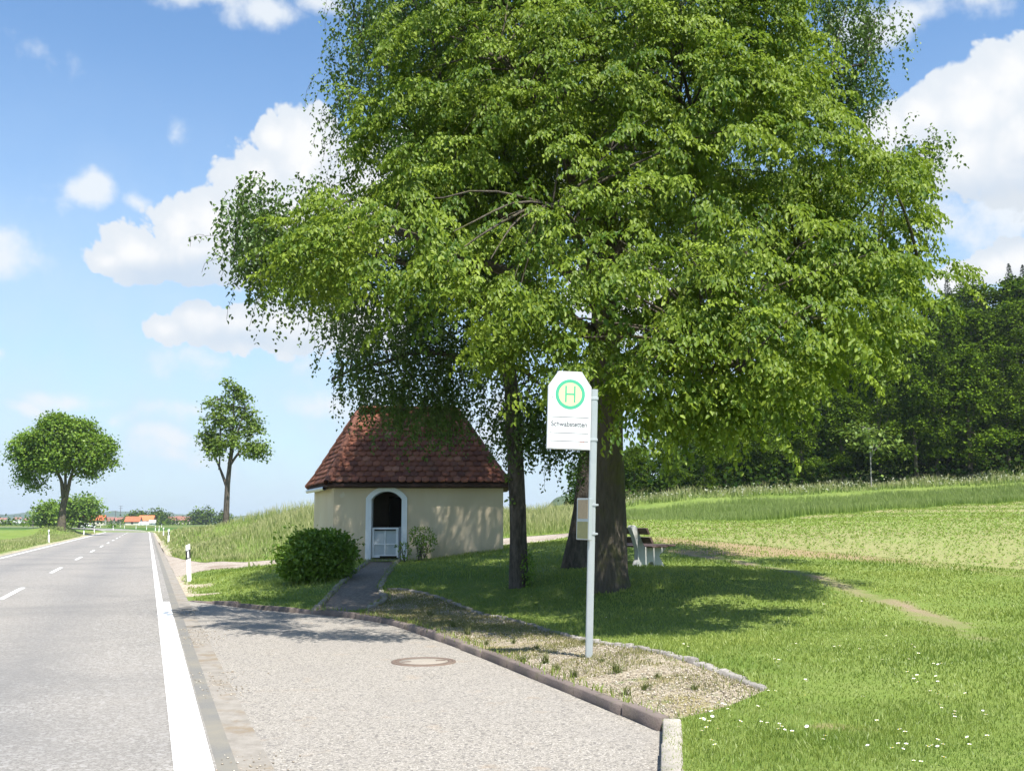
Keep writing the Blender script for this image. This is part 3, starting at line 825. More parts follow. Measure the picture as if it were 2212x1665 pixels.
# boxed eaves
dd = Vector((0, 0, -.10))
ring = [e_fl, e_fr, e_br, e_bl]; wr = [c_fl, c_fr, c_br, c_bl]
for i in range(4):
    a, b = ring[i], ring[(i + 1) % 4]; wa, wb = [Vector((*q.xy, ez - .09)) for q in (wr[i], wr[(i + 1) % 4])]
    poly(a, a + dd + Vector((0, 0, .035)), b + dd + Vector((0, 0, .035)), b)
    poly(a + dd + Vector((0, 0, .035)), wa, wb, b + dd + Vector((0, 0, .035)))
bmesh.ops.remove_doubles(bm, verts=bm.verts, dist=.001)
roof = local(link('roof', mesh_bm('roof', bm), principled('roof boards', (.055, .035, .028), .9, .1), chapel))
tb = Bag()
def tiles(eL, eR, kL, kR, rL, rR, tw=.205, rows=15):
    nrm = (kR - kL).cross(rL - kL).normalized()
    if nrm.z < 0: nrm = -nrm
    nre = (eR - eL).cross(kL - eL).normalized()
    if nre.z < 0: nre = -nre
    def edge(t):
        if t < .18: f = t / .18; return eL.lerp(kL, f), eR.lerp(kR, f)
        f = (t - .18) / .82; return kL.lerp(rL, min(f, 1)), kR.lerp(rR, min(f, 1))
    ax = (eR - eL).normalized()
    for i in range(rows + 1):
        t0 = i / rows; t1 = min(1.0, t0 + 1.55 / rows)
        off = (i % 2) * .5 * tw
        lo = edge(t0)[0]; span = (edge(t0)[1] - edge(t0)[0]).dot(ax)
        base = (edge(0)[0] - edge(t0)[0]).dot(ax)
        k = int(span / tw) + 2
        for j in range(-1, int((eR - eL).length / tw) + 2):
            x0 = base + off + j * tw; x1 = x0 + tw * .97
            if x1 < -.0 or x0 > span: continue
            pr = []
            xm = (x0 + x1) / 2; hw = (x1 - x0) / 2
            for q in range(9):
                th = PI * q / 8
                pr.append((xm - hw * math.cos(th), -.42 * (math.sin(th) ** .8) / rows))
            outl = [(x0, t1 - t0)] + pr + [(x1, t1 - t0)]
            V = []
            jig = rng.normal(0, .006)
            nr = nre if t0 < .15 else nrm
            for x, dt in outl:
                tt = max(0.0 if i else -.02, t0 + dt + .42 / rows)
                tt = t0 + dt + .40 / rows
                l, r = edge(max(tt, 0)); sp_ = (r - l).dot(ax); sh_ = (l - lo).dot(ax)
                xx = min(max(x, sh_), sh_ + max(sp_, 0))
                p = l + ax * (xx - sh_)
                if tt < 0: p = p + (eL - kL).normalized() * (-tt) * 3.0
                lift = .052 * (1 - (tt - t0 + .02) / (t1 - t0 + .05)) + .012 + jig
                V.append(tuple(p + nr * lift))
            # skirt for thickness
            m = len(V); V2 = [tuple(Vector(v) - nr * .022) for v in V[1:-1]]
            A = np.array(V + V2)
            cx = np.array([tuple(sum((Vector(v) for v in V), Vector()) / m)])
            A = np.concatenate([A, cx]); ci = len(A) - 1
            F = [(q, q + 1, ci, ci) for q in range(m - 1)] + [(m - 1, 0, ci, ci)]
            tri = [(a, b, c) for a, b, c, _ in F]
            for q in range(m - 3):
                tri += [(1 + q, m + q, 2 + q), (2 + q, m + q, m + q + 1)]
            tb.add(A, np.array(tri), float(np.clip(rng.normal(.45, .24), 0, 1)))
tiles(e_fl, e_fr, k_fl, k_fr, r_l, r_r)
tiles(e_bl, e_fl, k_bl, k_fl, r_l, r_l)
tiles(e_fr, e_br, k_fr, k_br, r_r, r_r)
tiles(e_br, e_bl, k_br, k_bl, r_r, r_l)
tm = link('tile_covering', tb.mesh('tile_covering'), M_tile, roof); tm.data.transform(Matrix.Translation(-cl0))
hb = Bag()
for L in ((e_fl, k_fl, r_l), (e_fr, k_fr, r_r), (e_bl, k_bl, r_l), (e_br, k_br, r_r), (r_l, r_r)):
    seg = [(L[i], L[i + 1]) for i in range(len(L) - 1)]
    for a, b in seg:
        m = max(1, int((b - a).length / .36))
        for i in range(m):
            p, q = a.lerp(b, i / m), a.lerp(b, min(1, (i + 1.12) / m))
            v, f = tube_arrays([p, q], [.105, .085], 10); hb.add(v, f, rng.random())
hm = link('hip_cap', hb.mesh('hip_cap', True), M_ridge, roof); hm.data.transform(Matrix.Translation(-cl0))
v, f = tube_arrays([e_bl + Vector((-.03, .1, -.12)), e_fl + Vector((-.16, .5, -.12))], [.055, .055], 10)
b_ = Bag(); b_.add(v, f); local(link('rain_gutter', b_.mesh('rain_gutter', True), M_zinc, chapel))

# ------------------------------------------------------------------ bus stop sign
M_steel = principled('galvanised steel', (.40, .43, .43), .45, .5, .35, build=lambda t: (t.mix(t.noise(t.pos(), 7, 4, .6), (.36, .40, .40), (.48, .50, .50)), None, 0, 0))
M_sign = principled('white sign face', (.80, .80, .79), .45, .4)
M_edge = principled('sign edge', (.6, .6, .6), .5, .5, .4)
M_green = principled('sign green', (.07, .42, .25), .5, .4)
M_yell = principled('sign yellow', (.80, .78, .36), .5, .4)
M_grey = principled('sign lettering', (.1, .105, .12), .6, .3)
M_red = principled('sign red', (.75, .22, .16), .6, .3)
M_note = principled('faded timetable', (.42, .29, .13), .35, .5, build=lambda t: (t.mix(t.ramp(t.noise(t.n('ShaderNodeMapping', {'Vector': t.obj(), 'Scale': (10, 10, 60)}).outputs[0], 3, 4, .7), [(.5, 0), (.65, .6)]), (.33, .25, .15), (.17, .125, .08)), None, 0, 0))
M_note2 = principled('mossy timetable', (.2, .21, .08), .35, .5, build=lambda t: (t.mix(t.noise(t.obj(), 16, 4, .7), (.13, .15, .07), (.30, .27, .10)), None, 0, 0))
pb = Vector((*G(1272, 1417), 0)); pb.z = h1(pb.x, pb.y) - .02
sgn = thing('bus_stop_sign', pb, 'grey steel bus stop pole with white H sign and timetable case, standing in the gravel', 'bus stop sign')
k = pb.y / 2262
HT = W(1285, 841, pb.y).z - pb.z
lean = math.atan2((W(1284, 841, pb.y).x - pb.x), HT)
tilt = Matrix.Rotation(lean, 4, 'Y')
def put(name, bm, mat, par=sgn, smooth=False, M=None):
    me = mesh_bm(name, bm, smooth); me.transform((tilt if M is None else M)); return link(name, me, mat, par)
bm = bmesh.new()
prof = []
for i in range(20):
    a = 2 * PI * i / 20; cx_, sx_ = math.cos(a), math.sin(a)
    prof.append((math.copysign(abs(cx_) ** .55, cx_) * .041, math.copysign(abs(sx_) ** .55, sx_) * .032))
lo_, hi_ = [bm.verts.new((x, y, -.4)) for x, y in prof], [bm.verts.new((x, y, HT)) for x, y in prof]
for i in range(20): bm.faces.new((lo_[i], lo_[(i + 1) % 20], hi_[(i + 1) % 20], hi_[i]))
bm.faces.new(hi_)
put('pole', bm, M_steel)
# the plate stands left of the pole, turned a little; frame: x to the right from the pole's edge, z up
zt = HT + (841 - 805) * k; zb_ = HT - (975 - 841) * k
pw = 96 * k; ch_x, ch_z = 22 * k, 33 * k
TP = tilt @ Matrix.Translation((-.036, -.03, 0)) @ Matrix.Rotation(R(7), 4, 'Z')
bm = bmesh.new()
outline = [(-pw, zb_), (0, zb_), (0, zt - ch_z), (-ch_x, zt), (-pw + ch_x, zt), (-pw, zt - ch_z)]
add_prism(bm, outline, -.015, .015)
bmesh.ops.bevel(bm, geom=bm.edges[:], offset=.003, segments=1, affect='EDGES')
plate = put('sign_panel', bm, M_edge, M=TP)
bm = bmesh.new()
inn = .012
add_prism(bm, [(-pw + inn, zb_ + inn), (-inn, zb_ + inn), (-inn, zt - ch_z - .004), (-ch_x - .005, zt - inn), (-pw + ch_x + .005, zt - inn), (-pw + inn, zt - ch_z - .004)], -.0185, -.0151)
put('sign_face', bm, M_sign, plate, M=TP)
cxs, czs = -pw * .5 + .005, HT + (841 - 855) * k
def disc(bm, r0, r1, d, n=48):
    a = [2 * PI * i / n for i in range(n)]
    for i in range(n):
        a0_, a1_ = a[i], a[(i + 1) % n]
        q = lambda r, t_, dd: bm.verts.new((cxs + r * math.cos(t_), dd, czs + r * math.sin(t_)))
        if r0 > 0: bm.faces.new((q(r0, a0_, d), q(r1, a0_, d), q(r1, a1_, d), q(r0, a1_, d)))
        else: bm.faces.new((q(r1, a0_, d), q(r1, a1_, d), bm.verts.new((cxs, d, czs))))
    bmesh.ops.remove_doubles(bm, verts=bm.verts, dist=1e-5)
bm = bmesh.new(); disc(bm, 25.5 * k, 32.5 * k, -.0205); put('emblem_ring', bm, M_green, plate, M=TP)
bm = bmesh.new(); disc(bm, 0, 25.6 * k, -.0198); put('emblem_disc', bm, M_yell, plate, M=TP)
bm = bmesh.new()
hs, hh, hb_ = 9.6 * k, 18 * k, 3.8 * k
for x in (-hs, hs): add_box(bm, (cxs + x, -.0206, czs + .002), (hb_, .001, 2 * hh))
add_box(bm, (cxs, -.0206, czs + .002), (2 * hs - hb_ - .0004, .001, hb_))
put('letter', bm, M_green, plate, M=TP)
bm = bmesh.new()
for y in (905, 939.5, 957): add_box(bm, (-pw / 2, -.0192, HT + (841 - y) * k - .0), (pw - .05, .001, .007))
put('ruled_line', bm, M_grey, plate, M=TP)
def text_mesh(body, size):
    cu = bpy.data.curves.new('lettering', 'FONT'); cu.body = body; cu.size = size; cu.align_x = 'CENTER'; cu.offset = .0009
    o = bpy.data.objects.new('lettering', cu); COL.objects.link(o)
    dg = bpy.context.evaluated_depsgraph_get(); me = bpy.data.meshes.new_from_object(o.evaluated_get(dg))
    bpy.data.objects.remove(o); bpy.data.curves.remove(cu)
    me.transform(Matrix.Rotation(R(90), 4, 'X')); return me
tx = text_mesh('Schwabstetten', .078)
wtx = max(v.co.x for v in tx.vertices) - min(v.co.x for v in tx.vertices)
tx.transform(Matrix.Diagonal((pw * .82 / wtx, 1, 1, 1)))
tx.transform(TP @ Matrix.Translation((-pw / 2, -.0205, HT + (841 - 925) * k)))
link('lettering', tx, principled('thin lettering', (.07, .075, .09), .6, .3), plate)
bm = bmesh.new()
lx, lz = -.10 * pw / .51 - .0, HT + (841 - 963) * k
for a0_, a1_, r in ((.2, 2.3, .026), (2.7, 4.6, .026), (4.9, 6.2, .022), (1.0, 4.0, .012)):
    n = 9
    for i in range(n):
        t0_, t1_ = a0_ + (a1_ - a0_) * i / n, a0_ + (a1_ - a0_) * (i + 1) / n
        bm.faces.new([bm.verts.new((lx + rr * math.cos(tt), -.0195, lz + rr * math.sin(tt))) for rr, tt in ((r, t0_), (r + .006, t0_), (r + .006, t1_), (r, t1_))])
put('emblem_mark', bm, M_red, plate, M=TP)
# timetable case, turned towards the path
zc0, zc1 = HT - (1167 - 841) * k, HT - (1078 - 841) * k
TC = tilt @ Matrix.Translation((-.045, -.045, 0)) @ Matrix.Rotation(R(-58), 4, 'Z')
cw = .235
bm = bmesh.new(); add_box(bm, (-cw / 2 + .05, 0, (zc0 + zc1) / 2), (cw, .045, zc1 - zc0), bevel=.006)
case = put('timetable_case', bm, M_steel, M=TC)
zmid = zc0 + (zc1 - zc0) * .47
bm = bmesh.new(); add_box(bm, (-cw / 2 + .05, -.0235, (zmid + zc1) / 2), (cw - .05, .003, zc1 - zmid - .035)); put('notice', bm, M_note, case, M=TC)
bm = bmesh.new(); add_box(bm, (-cw / 2 + .05, -.0235, (zmid + zc0) / 2), (cw - .04, .003, zmid - zc0 - .03)); put('notice', bm, M_note2, case, M=TC)
for zz in (zc0 + .07, zc1 - .07):
    bm = bmesh.new(); add_box(bm, (0, 0, zz), (.092, .074, .028), bevel=.003); add_box(bm, (.055, 0, zz), (.03, .03, .02), bevel=.003)
    put('clamp', bm, M_steel)
for zz in (zb_ + .12, zt - ch_z - .12):
    bm = bmesh.new(); add_box(bm, (0, 0, zz), (.09, .072, .03), bevel=.003); add_box(bm, (-.05, .0, zz), (.05, .028, .03), bevel=.003)
    put('clamp', bm, M_steel)
for zz, xx in ((zb_ + .12, -.05), (zt - ch_z - .12, -.05), (zb_ + .12, -pw + .05), (zt - ch_z - .12, -pw + .05)):
    bm = bmesh.new(); bmesh.ops.create_cone(bm, cap_ends=True, segments=12, radius1=.008, radius2=.006, depth=.006); bmesh.ops.transform(bm, matrix=Matrix.Translation((xx, -.0215, zz)) @ Matrix.Rotation(R(90), 4, 'X'), verts=bm.verts)
    put('bolt', bm, M_edge, plate, M=TP)

# ------------------------------------------------------------------ bench
M_wood = principled('weathered bench boards', (.10, .06, .045), .6, .35, build=lambda t: (t.mix(t.noise(t.n('ShaderNodeMapping', {'Vector': t.obj(), 'Scale': (18, 1.2, 18)}).outputs[0], 3, 4, .6), (.055, .032, .026), (.15, .10, .08)), None, 0, 0))
M_conc = principled('painted concrete', (.6, .6, .58), .85, .2, build=lambda t: (t.mix(t.noise(t.obj(), 7, 4, .7), (.56, .57, .56), (.36, .36, .33)), t.noise(t.obj(), 50, 3, .6), .4, .006))
b0 = G(1404, 1223); bz = h1(*b0)
bench = thing('park_bench', (b0[0], b0[1], bz), 'bench with two dark back boards and white concrete feet behind the thick trunk', 'bench', rz=R(29))
bench.scale = (1.5, 1.05, 1.05)
# local frame: x towards the sitter's front, y along the bench (away from the viewer)
def foot(y):
    pr = [(-.26, -.06), (-.30, .0), (-.235, .16), (-.235, .36), (-.30, .62), (-.36, .80), (-.345, .84), (-.29, .845), (-.25, .81), (-.14, .44), (-.12, .395), (.26, .385), (.265, .35), (.14, .25), (.13, .20), (.24, .0), (.22, -.06), (.08, -.06), (.02, .10), (-.05, .10), (-.10, -.06)]
    bm = bmesh.new(); add_prism(bm, pr, y - .065, y + .065)
    bmesh.ops.bevel(bm, geom=bm.edges[:], offset=.008, segments=1, affect='EDGES')
    link('foot', mesh_bm('foot', bm), M_conc, bench)
foot(0.0); foot(1.45)
for (x, z, ang) in ((-.15, .54, 20), (-.21, .725, 20)):
    bm = bmesh.new(); add_box(bm, (x, .66, z), (.035, 2.05, .135), rot=Matrix.Rotation(R(-ang), 3, 'Y'), bevel=.006); link('back_board', mesh_bm('back_board', bm), M_wood, bench)
for x in (-.03, .115, .26):
    bm = bmesh.new(); add_box(bm, (x, .72, .41 + .02 * (x > .2)), (.13, 2.0, .035), rot=Matrix.Rotation(R(-3), 3, 'Y'), bevel=.006); link('seat_board', mesh_bm('seat_board', bm), M_wood, bench)

# ------------------------------------------------------------------ manhole
mp = G0(915, 1429.5, 0); mp.z = 0
man = thing('manhole_cover', mp, 'round iron manhole ring with concrete lid set in the pale bus bay', 'manhole')
M_iron = principled('rusty iron', (.14, .10, .075), .8, .3, build=lambda t: (t.mix(t.noise(t.obj(), 18, 4, .7), (.085, .065, .055), (.20, .145, .11)), t.noise(t.obj(), 60, 3, .6), .5, .006))
def lathe(pr, n=48):
    V, F = [], []
    for i in range(n):
        a = 2 * PI * i / n
        for r, z in pr: V.append((r * math.cos(a), r * math.sin(a), z))
    m = len(pr)
    for i in range(n):
        for j in range(m - 1): F.append((i * m + j, ((i + 1) % n) * m + j, ((i + 1) % n) * m + j + 1, i * m + j + 1))
    return np.array(V), np.array(F)
b_ = Bag(); v, f = lathe([(.375, -.02), (.372, .012), (.335, .014), (.333, .004), (.325, .004), (.322, .013), (.285, .013), (.283, -.02)]); b_.add(v, f)
link('frame_ring', b_.mesh('frame_ring'), M_iron, man)
b_ = Bag(); v, f = lathe([(.2835, -.02), (.2825, .009), (.15, .011), (.0005, .011)]); b_.add(v, f)
lid = link('lid', b_.mesh('lid'), principled('lid concrete', (.27, .24, .2), .9, .2, build=lambda t: (t.mix(t.noise(t.obj(), 30, 4, .7), (.20, .175, .145), (.36, .32, .27)), t.noise(t.obj(), 60, 3, .7), .6, .01)), man)
for a in (0, PI):
    bm = bmesh.new(); add_box(bm, (.2 * math.cos(a + .3), .2 * math.sin(a + .3), .011), (.11, .045, .01), rot=Matrix.Rotation(a + .3, 3, 'Z'), bevel=.004)
    link('lifting_lug', mesh_bm('lifting_lug', bm), M_iron, lid)

# ------------------------------------------------------------------ marker posts along the road
M_post = principled('white marker post', (.80, .80, .77), .5, .4, build=lambda t: (t.mix(t.ramp(t.noise(t.obj(), 6, 4, .7), [(.5, 0), (.8, .35)]), (.82, .82, .79), (.55, .53, .47)), None, 0, 0))
M_band = principled('black band', (.02, .02, .022), .5, .4)
M_refl = principled('reflector', (.80, .80, .78), .25, .6)
def slant_block(bm, w, d, z0, z1, sl0, sl1):
    """upright block whose lower and upper faces slope along x"""
    pr = [(-w / 2, z0 - sl0 * w / 2), (w / 2, z0 + sl0 * w / 2), (w / 2, z1 + sl1 * w / 2), (-w / 2, z1 - sl1 * w / 2)]
    add_prism(bm, pr, -d / 2, d / 2)
    return bm
def marker_post(loc, label):
    o = thing('guide_post', loc, label, 'guide post', 'white guide posts along the road')
    bm = slant_block(bmesh.new(), .115, .09, -.1, 1.0, 0, .33)
    bmesh.ops.bevel(bm, geom=[e for e in bm.edges if abs(e.verts[0].co.z - e.verts[1].co.z) > .5], offset=.018, segments=3, affect='EDGES')
    link('post', mesh_bm('post', bm), M_post, o)
    bm = slant_block(bmesh.new(), .121, .096, .62, .85, .33, .33)
    bmesh.ops.bevel(bm, geom=[e for e in bm.edges if abs(e.verts[0].co.x - e.verts[1].co.x) < .001 and abs(e.verts[0].co.y - e.verts[1].co.y) < .001], offset=.018, segments=3, affect='EDGES')
    bd = link('band', mesh_bm('band', bm), M_band, o)
    bm = slant_block(bmesh.new(), .045, .104, .645, .825, .2, .2); link('reflector', mesh_bm('reflector', bm), M_refl, bd)
    return o
def copy_tree(o, parent=None):
    c = o.copy(); COL.objects.link(c)
    if parent is not None: c.parent = parent
    for ch in list(o.children): copy_tree(ch, c)
    return c
g = G(409, 1256.5)
mp0 = marker_post((g[0], g[1], h1(*g)), 'large white guide post beside the stony end of the kerb')
mp0.rotation_euler = (0, R(-4.5), R(16))
S2 = 1 / 1.2559
LABELS = [((453.5, 1478), 1.0, 'white guide post at the foot of the long grass bank, first past the track mouth'), ((443.5, 1456), 1.0, 'white guide post second past the track mouth, just behind its taller neighbour'),
          ((431, 1444), 1.0, 'white guide post third past the track mouth, by the bank'), ((416, 1440), 1.0, 'white guide post where the bend begins on the bank side'),
          ((397.5, 1436.5), 1.0, 'white guide post on the outside of the bend, below the red barn'), ((369, 1433), 1.0, 'white guide post on the bend in front of the round white tunnel'),
          ((337.5, 1431), 1.0, 'last white guide post on the outside of the bend, near the dark round bush'), ((438, 1437), 1.1, 'small white marker standing in the grass between two guide posts'),
          ((148, 1472), 1.0, 'white guide post on the verge below the big round roadside tree'), ((255, 1452), 1.0, 'white guide post on the far verge right of the tree bank'),
          ((293, 1446), 1.0, 'white guide post on the inner side of the bend, third on the far verge'), ((307, 1439), 1.0, 'white guide post at the inner tip of the bend'),
          ((272.5, 1430), .9, 'tiny white guide post on the side road before the house'), ((301, 1432.5), .9, 'tiny white guide post just behind the inner tip of the bend'),
          ((315, 1421.5), .8, 'tiny white post in the field beside the dark round bush'), ((327, 1421.5), .8, 'tiny white post in the field in front of the long barn')]
for i, ((x, y), s, lab) in enumerate(LABELS):
    c = copy_tree(mp0); c['label'] = lab
    x *= S2; y *= S2
    tops = {0: 30, 1: 20, 8: 32, 9: 20.5, 10: 18, 11: 11, 2: 13, 3: 13, 4: 9.5, 5: 9, 6: 8}
    Y = 2262 / tops[i] if i in tops else 330.0
    p = W(x, y, Y)
    left = i >= 8
    gz = 0.0
    if Y < 185:
        # stand on the ground where the sight line meets it
        q = G(x, y) if y > HOR + 3 else np.array([p.x, p.y])
        n_ = road_n(q[0], q[1])
        n_ = min(n_, -7.4) if left else max(n_, 1.1)
        s_ = road_s(q[0], q[1]); q = road_p(s_, n_)
        kx = (x - CX) / FPX * math.hypot(1, 0)
        c.location = (q[0], q[1], h1(*q))
    else:
        c.location = (p.x, p.y, max(-.16, min(p.z, .02)) if Y < 400 else -.16)
    c.rotation_euler = (0, R(random.uniform(-3, 3)), R(16))
    c.scale = (s, s, s)
# ------------------------------------------------------------------ foliage
def nrmz(a): return a / (np.linalg.norm(a, axis=-1, keepdims=True) + 1e-9)
def leaf_arrays(P, D, N, L, Wd, fold=.18, curl=.12):
    """one folded leaf of two quads per row"""
    S = nrmz(np.cross(D, N)); N = nrmz(np.cross(S, D))
    L = L[:, None]; Wd = Wd[:, None]
    f = fold * Wd
    v = [P, P + .30 * L * D - .5 * Wd * S + f * N, P + .68 * L * D - .40 * Wd * S + (f - curl * .4 * L) * N, P + L * D - curl * L * N,
         P + .68 * L * D + .40 * Wd * S + (f - curl * .4 * L) * N, P + .30 * L * D + .5 * Wd * S + f * N]
    V = np.stack(v, 1).reshape(-1, 3)
    i = np.arange(len(P))[:, None] * 6
    F = np.concatenate([i + np.array([[0, 3, 2, 1]]), i + np.array([[0, 5, 4, 3]])], 1).reshape(-1, 4)
    return V, F
def quad_arrays(P, D, N, L, Wd):
    """one kite-shaped leaf or leaf clump per row"""
    S = nrmz(np.cross(D, N)); L = L[:, None]; Wd = Wd[:, None]
    V = np.stack([P, P + .5 * L * D - .5 * Wd * S, P + L * D, P + .5 * L * D + .5 * Wd * S], 1).reshape(-1, 3)
    return V, np.arange(len(P) * 4).reshape(-1, 4)
def rot_yaw(A, yaw):
    c, s = np.cos(yaw), np.sin(yaw)
    return np.stack(np.broadcast_arrays(A[..., 0] * c - A[..., 1] * s, A[..., 0] * s + A[..., 1] * c, A[..., 2]), -1)
def rot_pitch(A, p):
    """tip the x axis down by p"""
    c, s = np.cos(p), np.sin(p)
    return np.stack(np.broadcast_arrays(A[..., 0] * c + A[..., 2] * s, A[..., 1], -A[..., 0] * s + A[..., 2] * c), -1)

def make_spray(ln=.66, droop=.5, nleaf=11, hang=1.0):
    """twig along +x with side twigs; leaves hang along both sides"""
    P, D, N = [], [], []
    def twig(o, yaw, l, n, dr):
        for i in range(n):
            t = .12 + .88 * i / (n - 1)
            x = l * t; z = .10 * l * t - dr * l * t * t
            base = np.array([x * math.cos(yaw), x * math.sin(yaw), z]) + o
            for s in ((-1, 1) if i == n - 1 else ((-1,) if i % 2 else (1,))):
                a = yaw + s * rng.uniform(.5, 1.15)
                d = np.array([math.cos(a), math.sin(a), -hang * rng.uniform(.5, 1.6)])
                nn = np.array([math.cos(a) * .9, math.sin(a) * .9, .9]) + rng.normal(0, .33, 3)
                P.append(base); D.append(d); N.append(nn)
    twig(np.zeros(3), 0, ln, nleaf + 2, droop)
    for s in (-1, 1):
        for q in (.2, .42, .64):
            x = ln * q; o = np.array([x, 0, .10 * x - droop * ln * q * q])
            twig(o, s * rng.uniform(.55, .95), ln * rng.uniform(.4, .55) * (1.1 - .5 * q), nleaf - 3, droop * 1.1)
    return np.array(P), nrmz(np.array(D)), nrmz(np.array(N))
SPRAYS = [make_spray() for _ in range(6)]

def pad_instances(yaw, c, size, n, drop):
    """a bough: a fan of sprays in one tier; returns rows of (pos, yaw, pitch)"""
    out = []
    for i in range(n):
        a = rng.uniform(-1.0, 1.0); r = size * math.sqrt(rng.uniform(.03, 1.0))
        ox, oy = r * math.cos(a) - size * .45, r * math.sin(a) * .95
        z = -drop * ((ox + size * .45) / size) ** 2 * size + rng.normal(0, .17) - .25 * abs(oy)
        p = np.array([ox * math.cos(yaw) - oy * math.sin(yaw), ox * math.sin(yaw) + oy * math.cos(yaw), z]) + c
        out.append((p, yaw + a * .9 + rng.normal(0, .4), rng.normal(.12, .32) + drop * .5))
    return out
def sprays_to_leaves(rows, scale=1.0, leaf=(.095, .055)):
    P, D, N = [], [], []
    pos = np.array([r[0] for r in rows]); yaw = np.array([r[1] for r in rows]); pit = np.array([r[2] for r in rows])
    kind = rng.integers(0, len(SPRAYS), len(rows)); sc_ = rng.uniform(.75, 1.2, len(rows)) * scale
    var = np.clip(rng.normal(.5, .22, len(rows)), 0, 1)
    Vv = []
    for k, (p, d, n) in enumerate(SPRAYS):
        m = kind == k
        if not m.any(): continue
        f = lambda A, s: rot_yaw(rot_pitch(A[None] * s, pit[m][:, None]), yaw[m][:, None])
        P.append((f(p, sc_[m][:, None, None]) + pos[m][:, None]).reshape(-1, 3)); D.append(f(d, 1).reshape(-1, 3)); N.append(f(n, 1).reshape(-1, 3))
        Vv.append(np.repeat(var[m], len(p)))
    P, D, N, Vv = map(np.concatenate, (P, D, N, Vv))
    n = len(P)
    D = nrmz(D + rng.normal(0, .16, (n, 3))); N = nrmz(N + rng.normal(0, .2, (n, 3)))
    P = P + rng.normal(0, .015, (n, 3))
    L = leaf[0] * rng.uniform(.5, 1.3, n)
    V, F = leaf_arrays(P, D, N, L, L * leaf[1] / leaf[0] * rng.uniform(.85, 1.15, n))
    return V, F, np.repeat(np.clip(Vv + rng.normal(0, .2, n), 0, 1), 6)

def ell(x, y, Y, rx, rz, ry): 
    c = W(x, y, Y); k = Y / 2262
    return np.array(c), np.array([rx * k, ry, rz * k])
def sample_shell(E, n, lo=.55):
    """points in the outer part of a set of ellipsoids"""
    vol = np.array([np.prod(r) ** .75 for c, r in E]); vol /= vol.sum(); out = []
    while len(out) < n:
        c, r = E[rng.choice(len(E), p=vol)]
        d = nrmz(rng.normal(size=3)); q = rng.uniform(lo ** 3, 1) ** (1 / 3)
        p = c + d * r * q
        if any((((p - c2) / r2) ** 2).sum() < lo * lo * .7 for c2, r2 in E): continue
        out.append(p)
    return np.array(out)

def limb_path(a, b, sag, n=8, wob=.05):
    a, b = np.asarray(a, float), np.asarray(b, float); t = np.linspace(0, 1, n)[:, None]
    L = np.linalg.norm(b - a)
    P = a + (b - a) * t; P[:, 2] += sag * L * (4 * t * (1 - t))[:, 0] * .5
    w = rng.normal(0, wob * L * .35, (n, 3)); w[0] = w[-1] = 0
    w[1:-1] = (w[1:-1] + np.roll(w, 1, 0)[1:-1]) * .5
    return P + w
def trunk_tree(bag, base, path, radii, targets, nlimb=12, flare=1.7, k=14, split=.35, rtwig=.012):
    """tapering trunk with root flare, main limbs, and branches out to every bough"""
    T = np.asarray(path, float)
    n = 26; t = np.linspace(0, 1, n); ti = np.linspace(0, 1, len(T))
    P = np.column_stack([np.interp(t, ti, T[:, j]) for j in range(3)])
    for _ in range(2): P[1:-1] = .25 * P[:-2] + .5 * P[1:-1] + .25 * P[2:]
    r = np.interp(t, np.linspace(0, 1, len(radii)), radii)
    hgt = P[:, 2] - P[0, 2]
    r = r * (1 + (flare - 1) * np.exp(-np.maximum(hgt, 0) / .38))
    V, F = tube_arrays(P, r, k, .03)
    Vr = V.reshape(n, k, 3); ang = np.linspace(0, 2 * PI, k, endpoint=False) + rng.uniform(0, 6)
    wob = 1 + (.20 * np.exp(-np.maximum(hgt, 0) / .35) + .045)[:, None] * np.cos(5 * ang + .6 * np.sin(2 * ang))[None] + .04 * np.sin(3 * ang[None] + hgt[:, None] * 2.2)
    V = (P[:, None] + (Vr - P[:, None]) * wob[..., None]).reshape(-1, 3); bag.add(V, F)
    targets = np.asarray(targets)
    z0, z1 = P[0, 2], P[-1, 2]
    idx = [int(rng.integers(len(targets)))]
    dd = np.linalg.norm(targets - targets[idx[0]], axis=1)
    while len(idx) < min(nlimb, len(targets)):
        i = int(np.argmax(dd)); idx.append(i); dd = np.minimum(dd, np.linalg.norm(targets - targets[i], axis=1))
    limbs = []
    for i in idx:
        q = targets[i]; zz = np.clip(z0 + split * (z1 - z0) + .45 * max(0, q[2] - z0 - split * (z1 - z0)) * .9, z0 + split * (z1 - z0), z1)
        j = int(np.argmin(np.abs(P[:, 2] - zz)))
        L = limb_path(P[j], q, .22, 10)
        rl = np.linspace(min(r[j] * .62, .16), .02, 10)
        V, F = tube_arrays(L, rl, 8); bag.add(V, F); limbs.append(L)
    allp = np.concatenate([l[2:] for l in limbs])
    for i, q in enumerate(targets):
        if i in idx: continue
        d = np.linalg.norm(allp - q, axis=1) + .6 * np.maximum(0, allp[:, 2] - q[2]) + rng.uniform(0, .9, len(allp))
        a = allp[int(np.argmin(d))]
        L = limb_path(a, q, .15, 6); ln = np.linalg.norm(q - a)
        V, F = tube_arrays(L, np.linspace(min(.03, .008 + .009 * ln), rtwig * .6, 6), 5); bag.add(V, F)

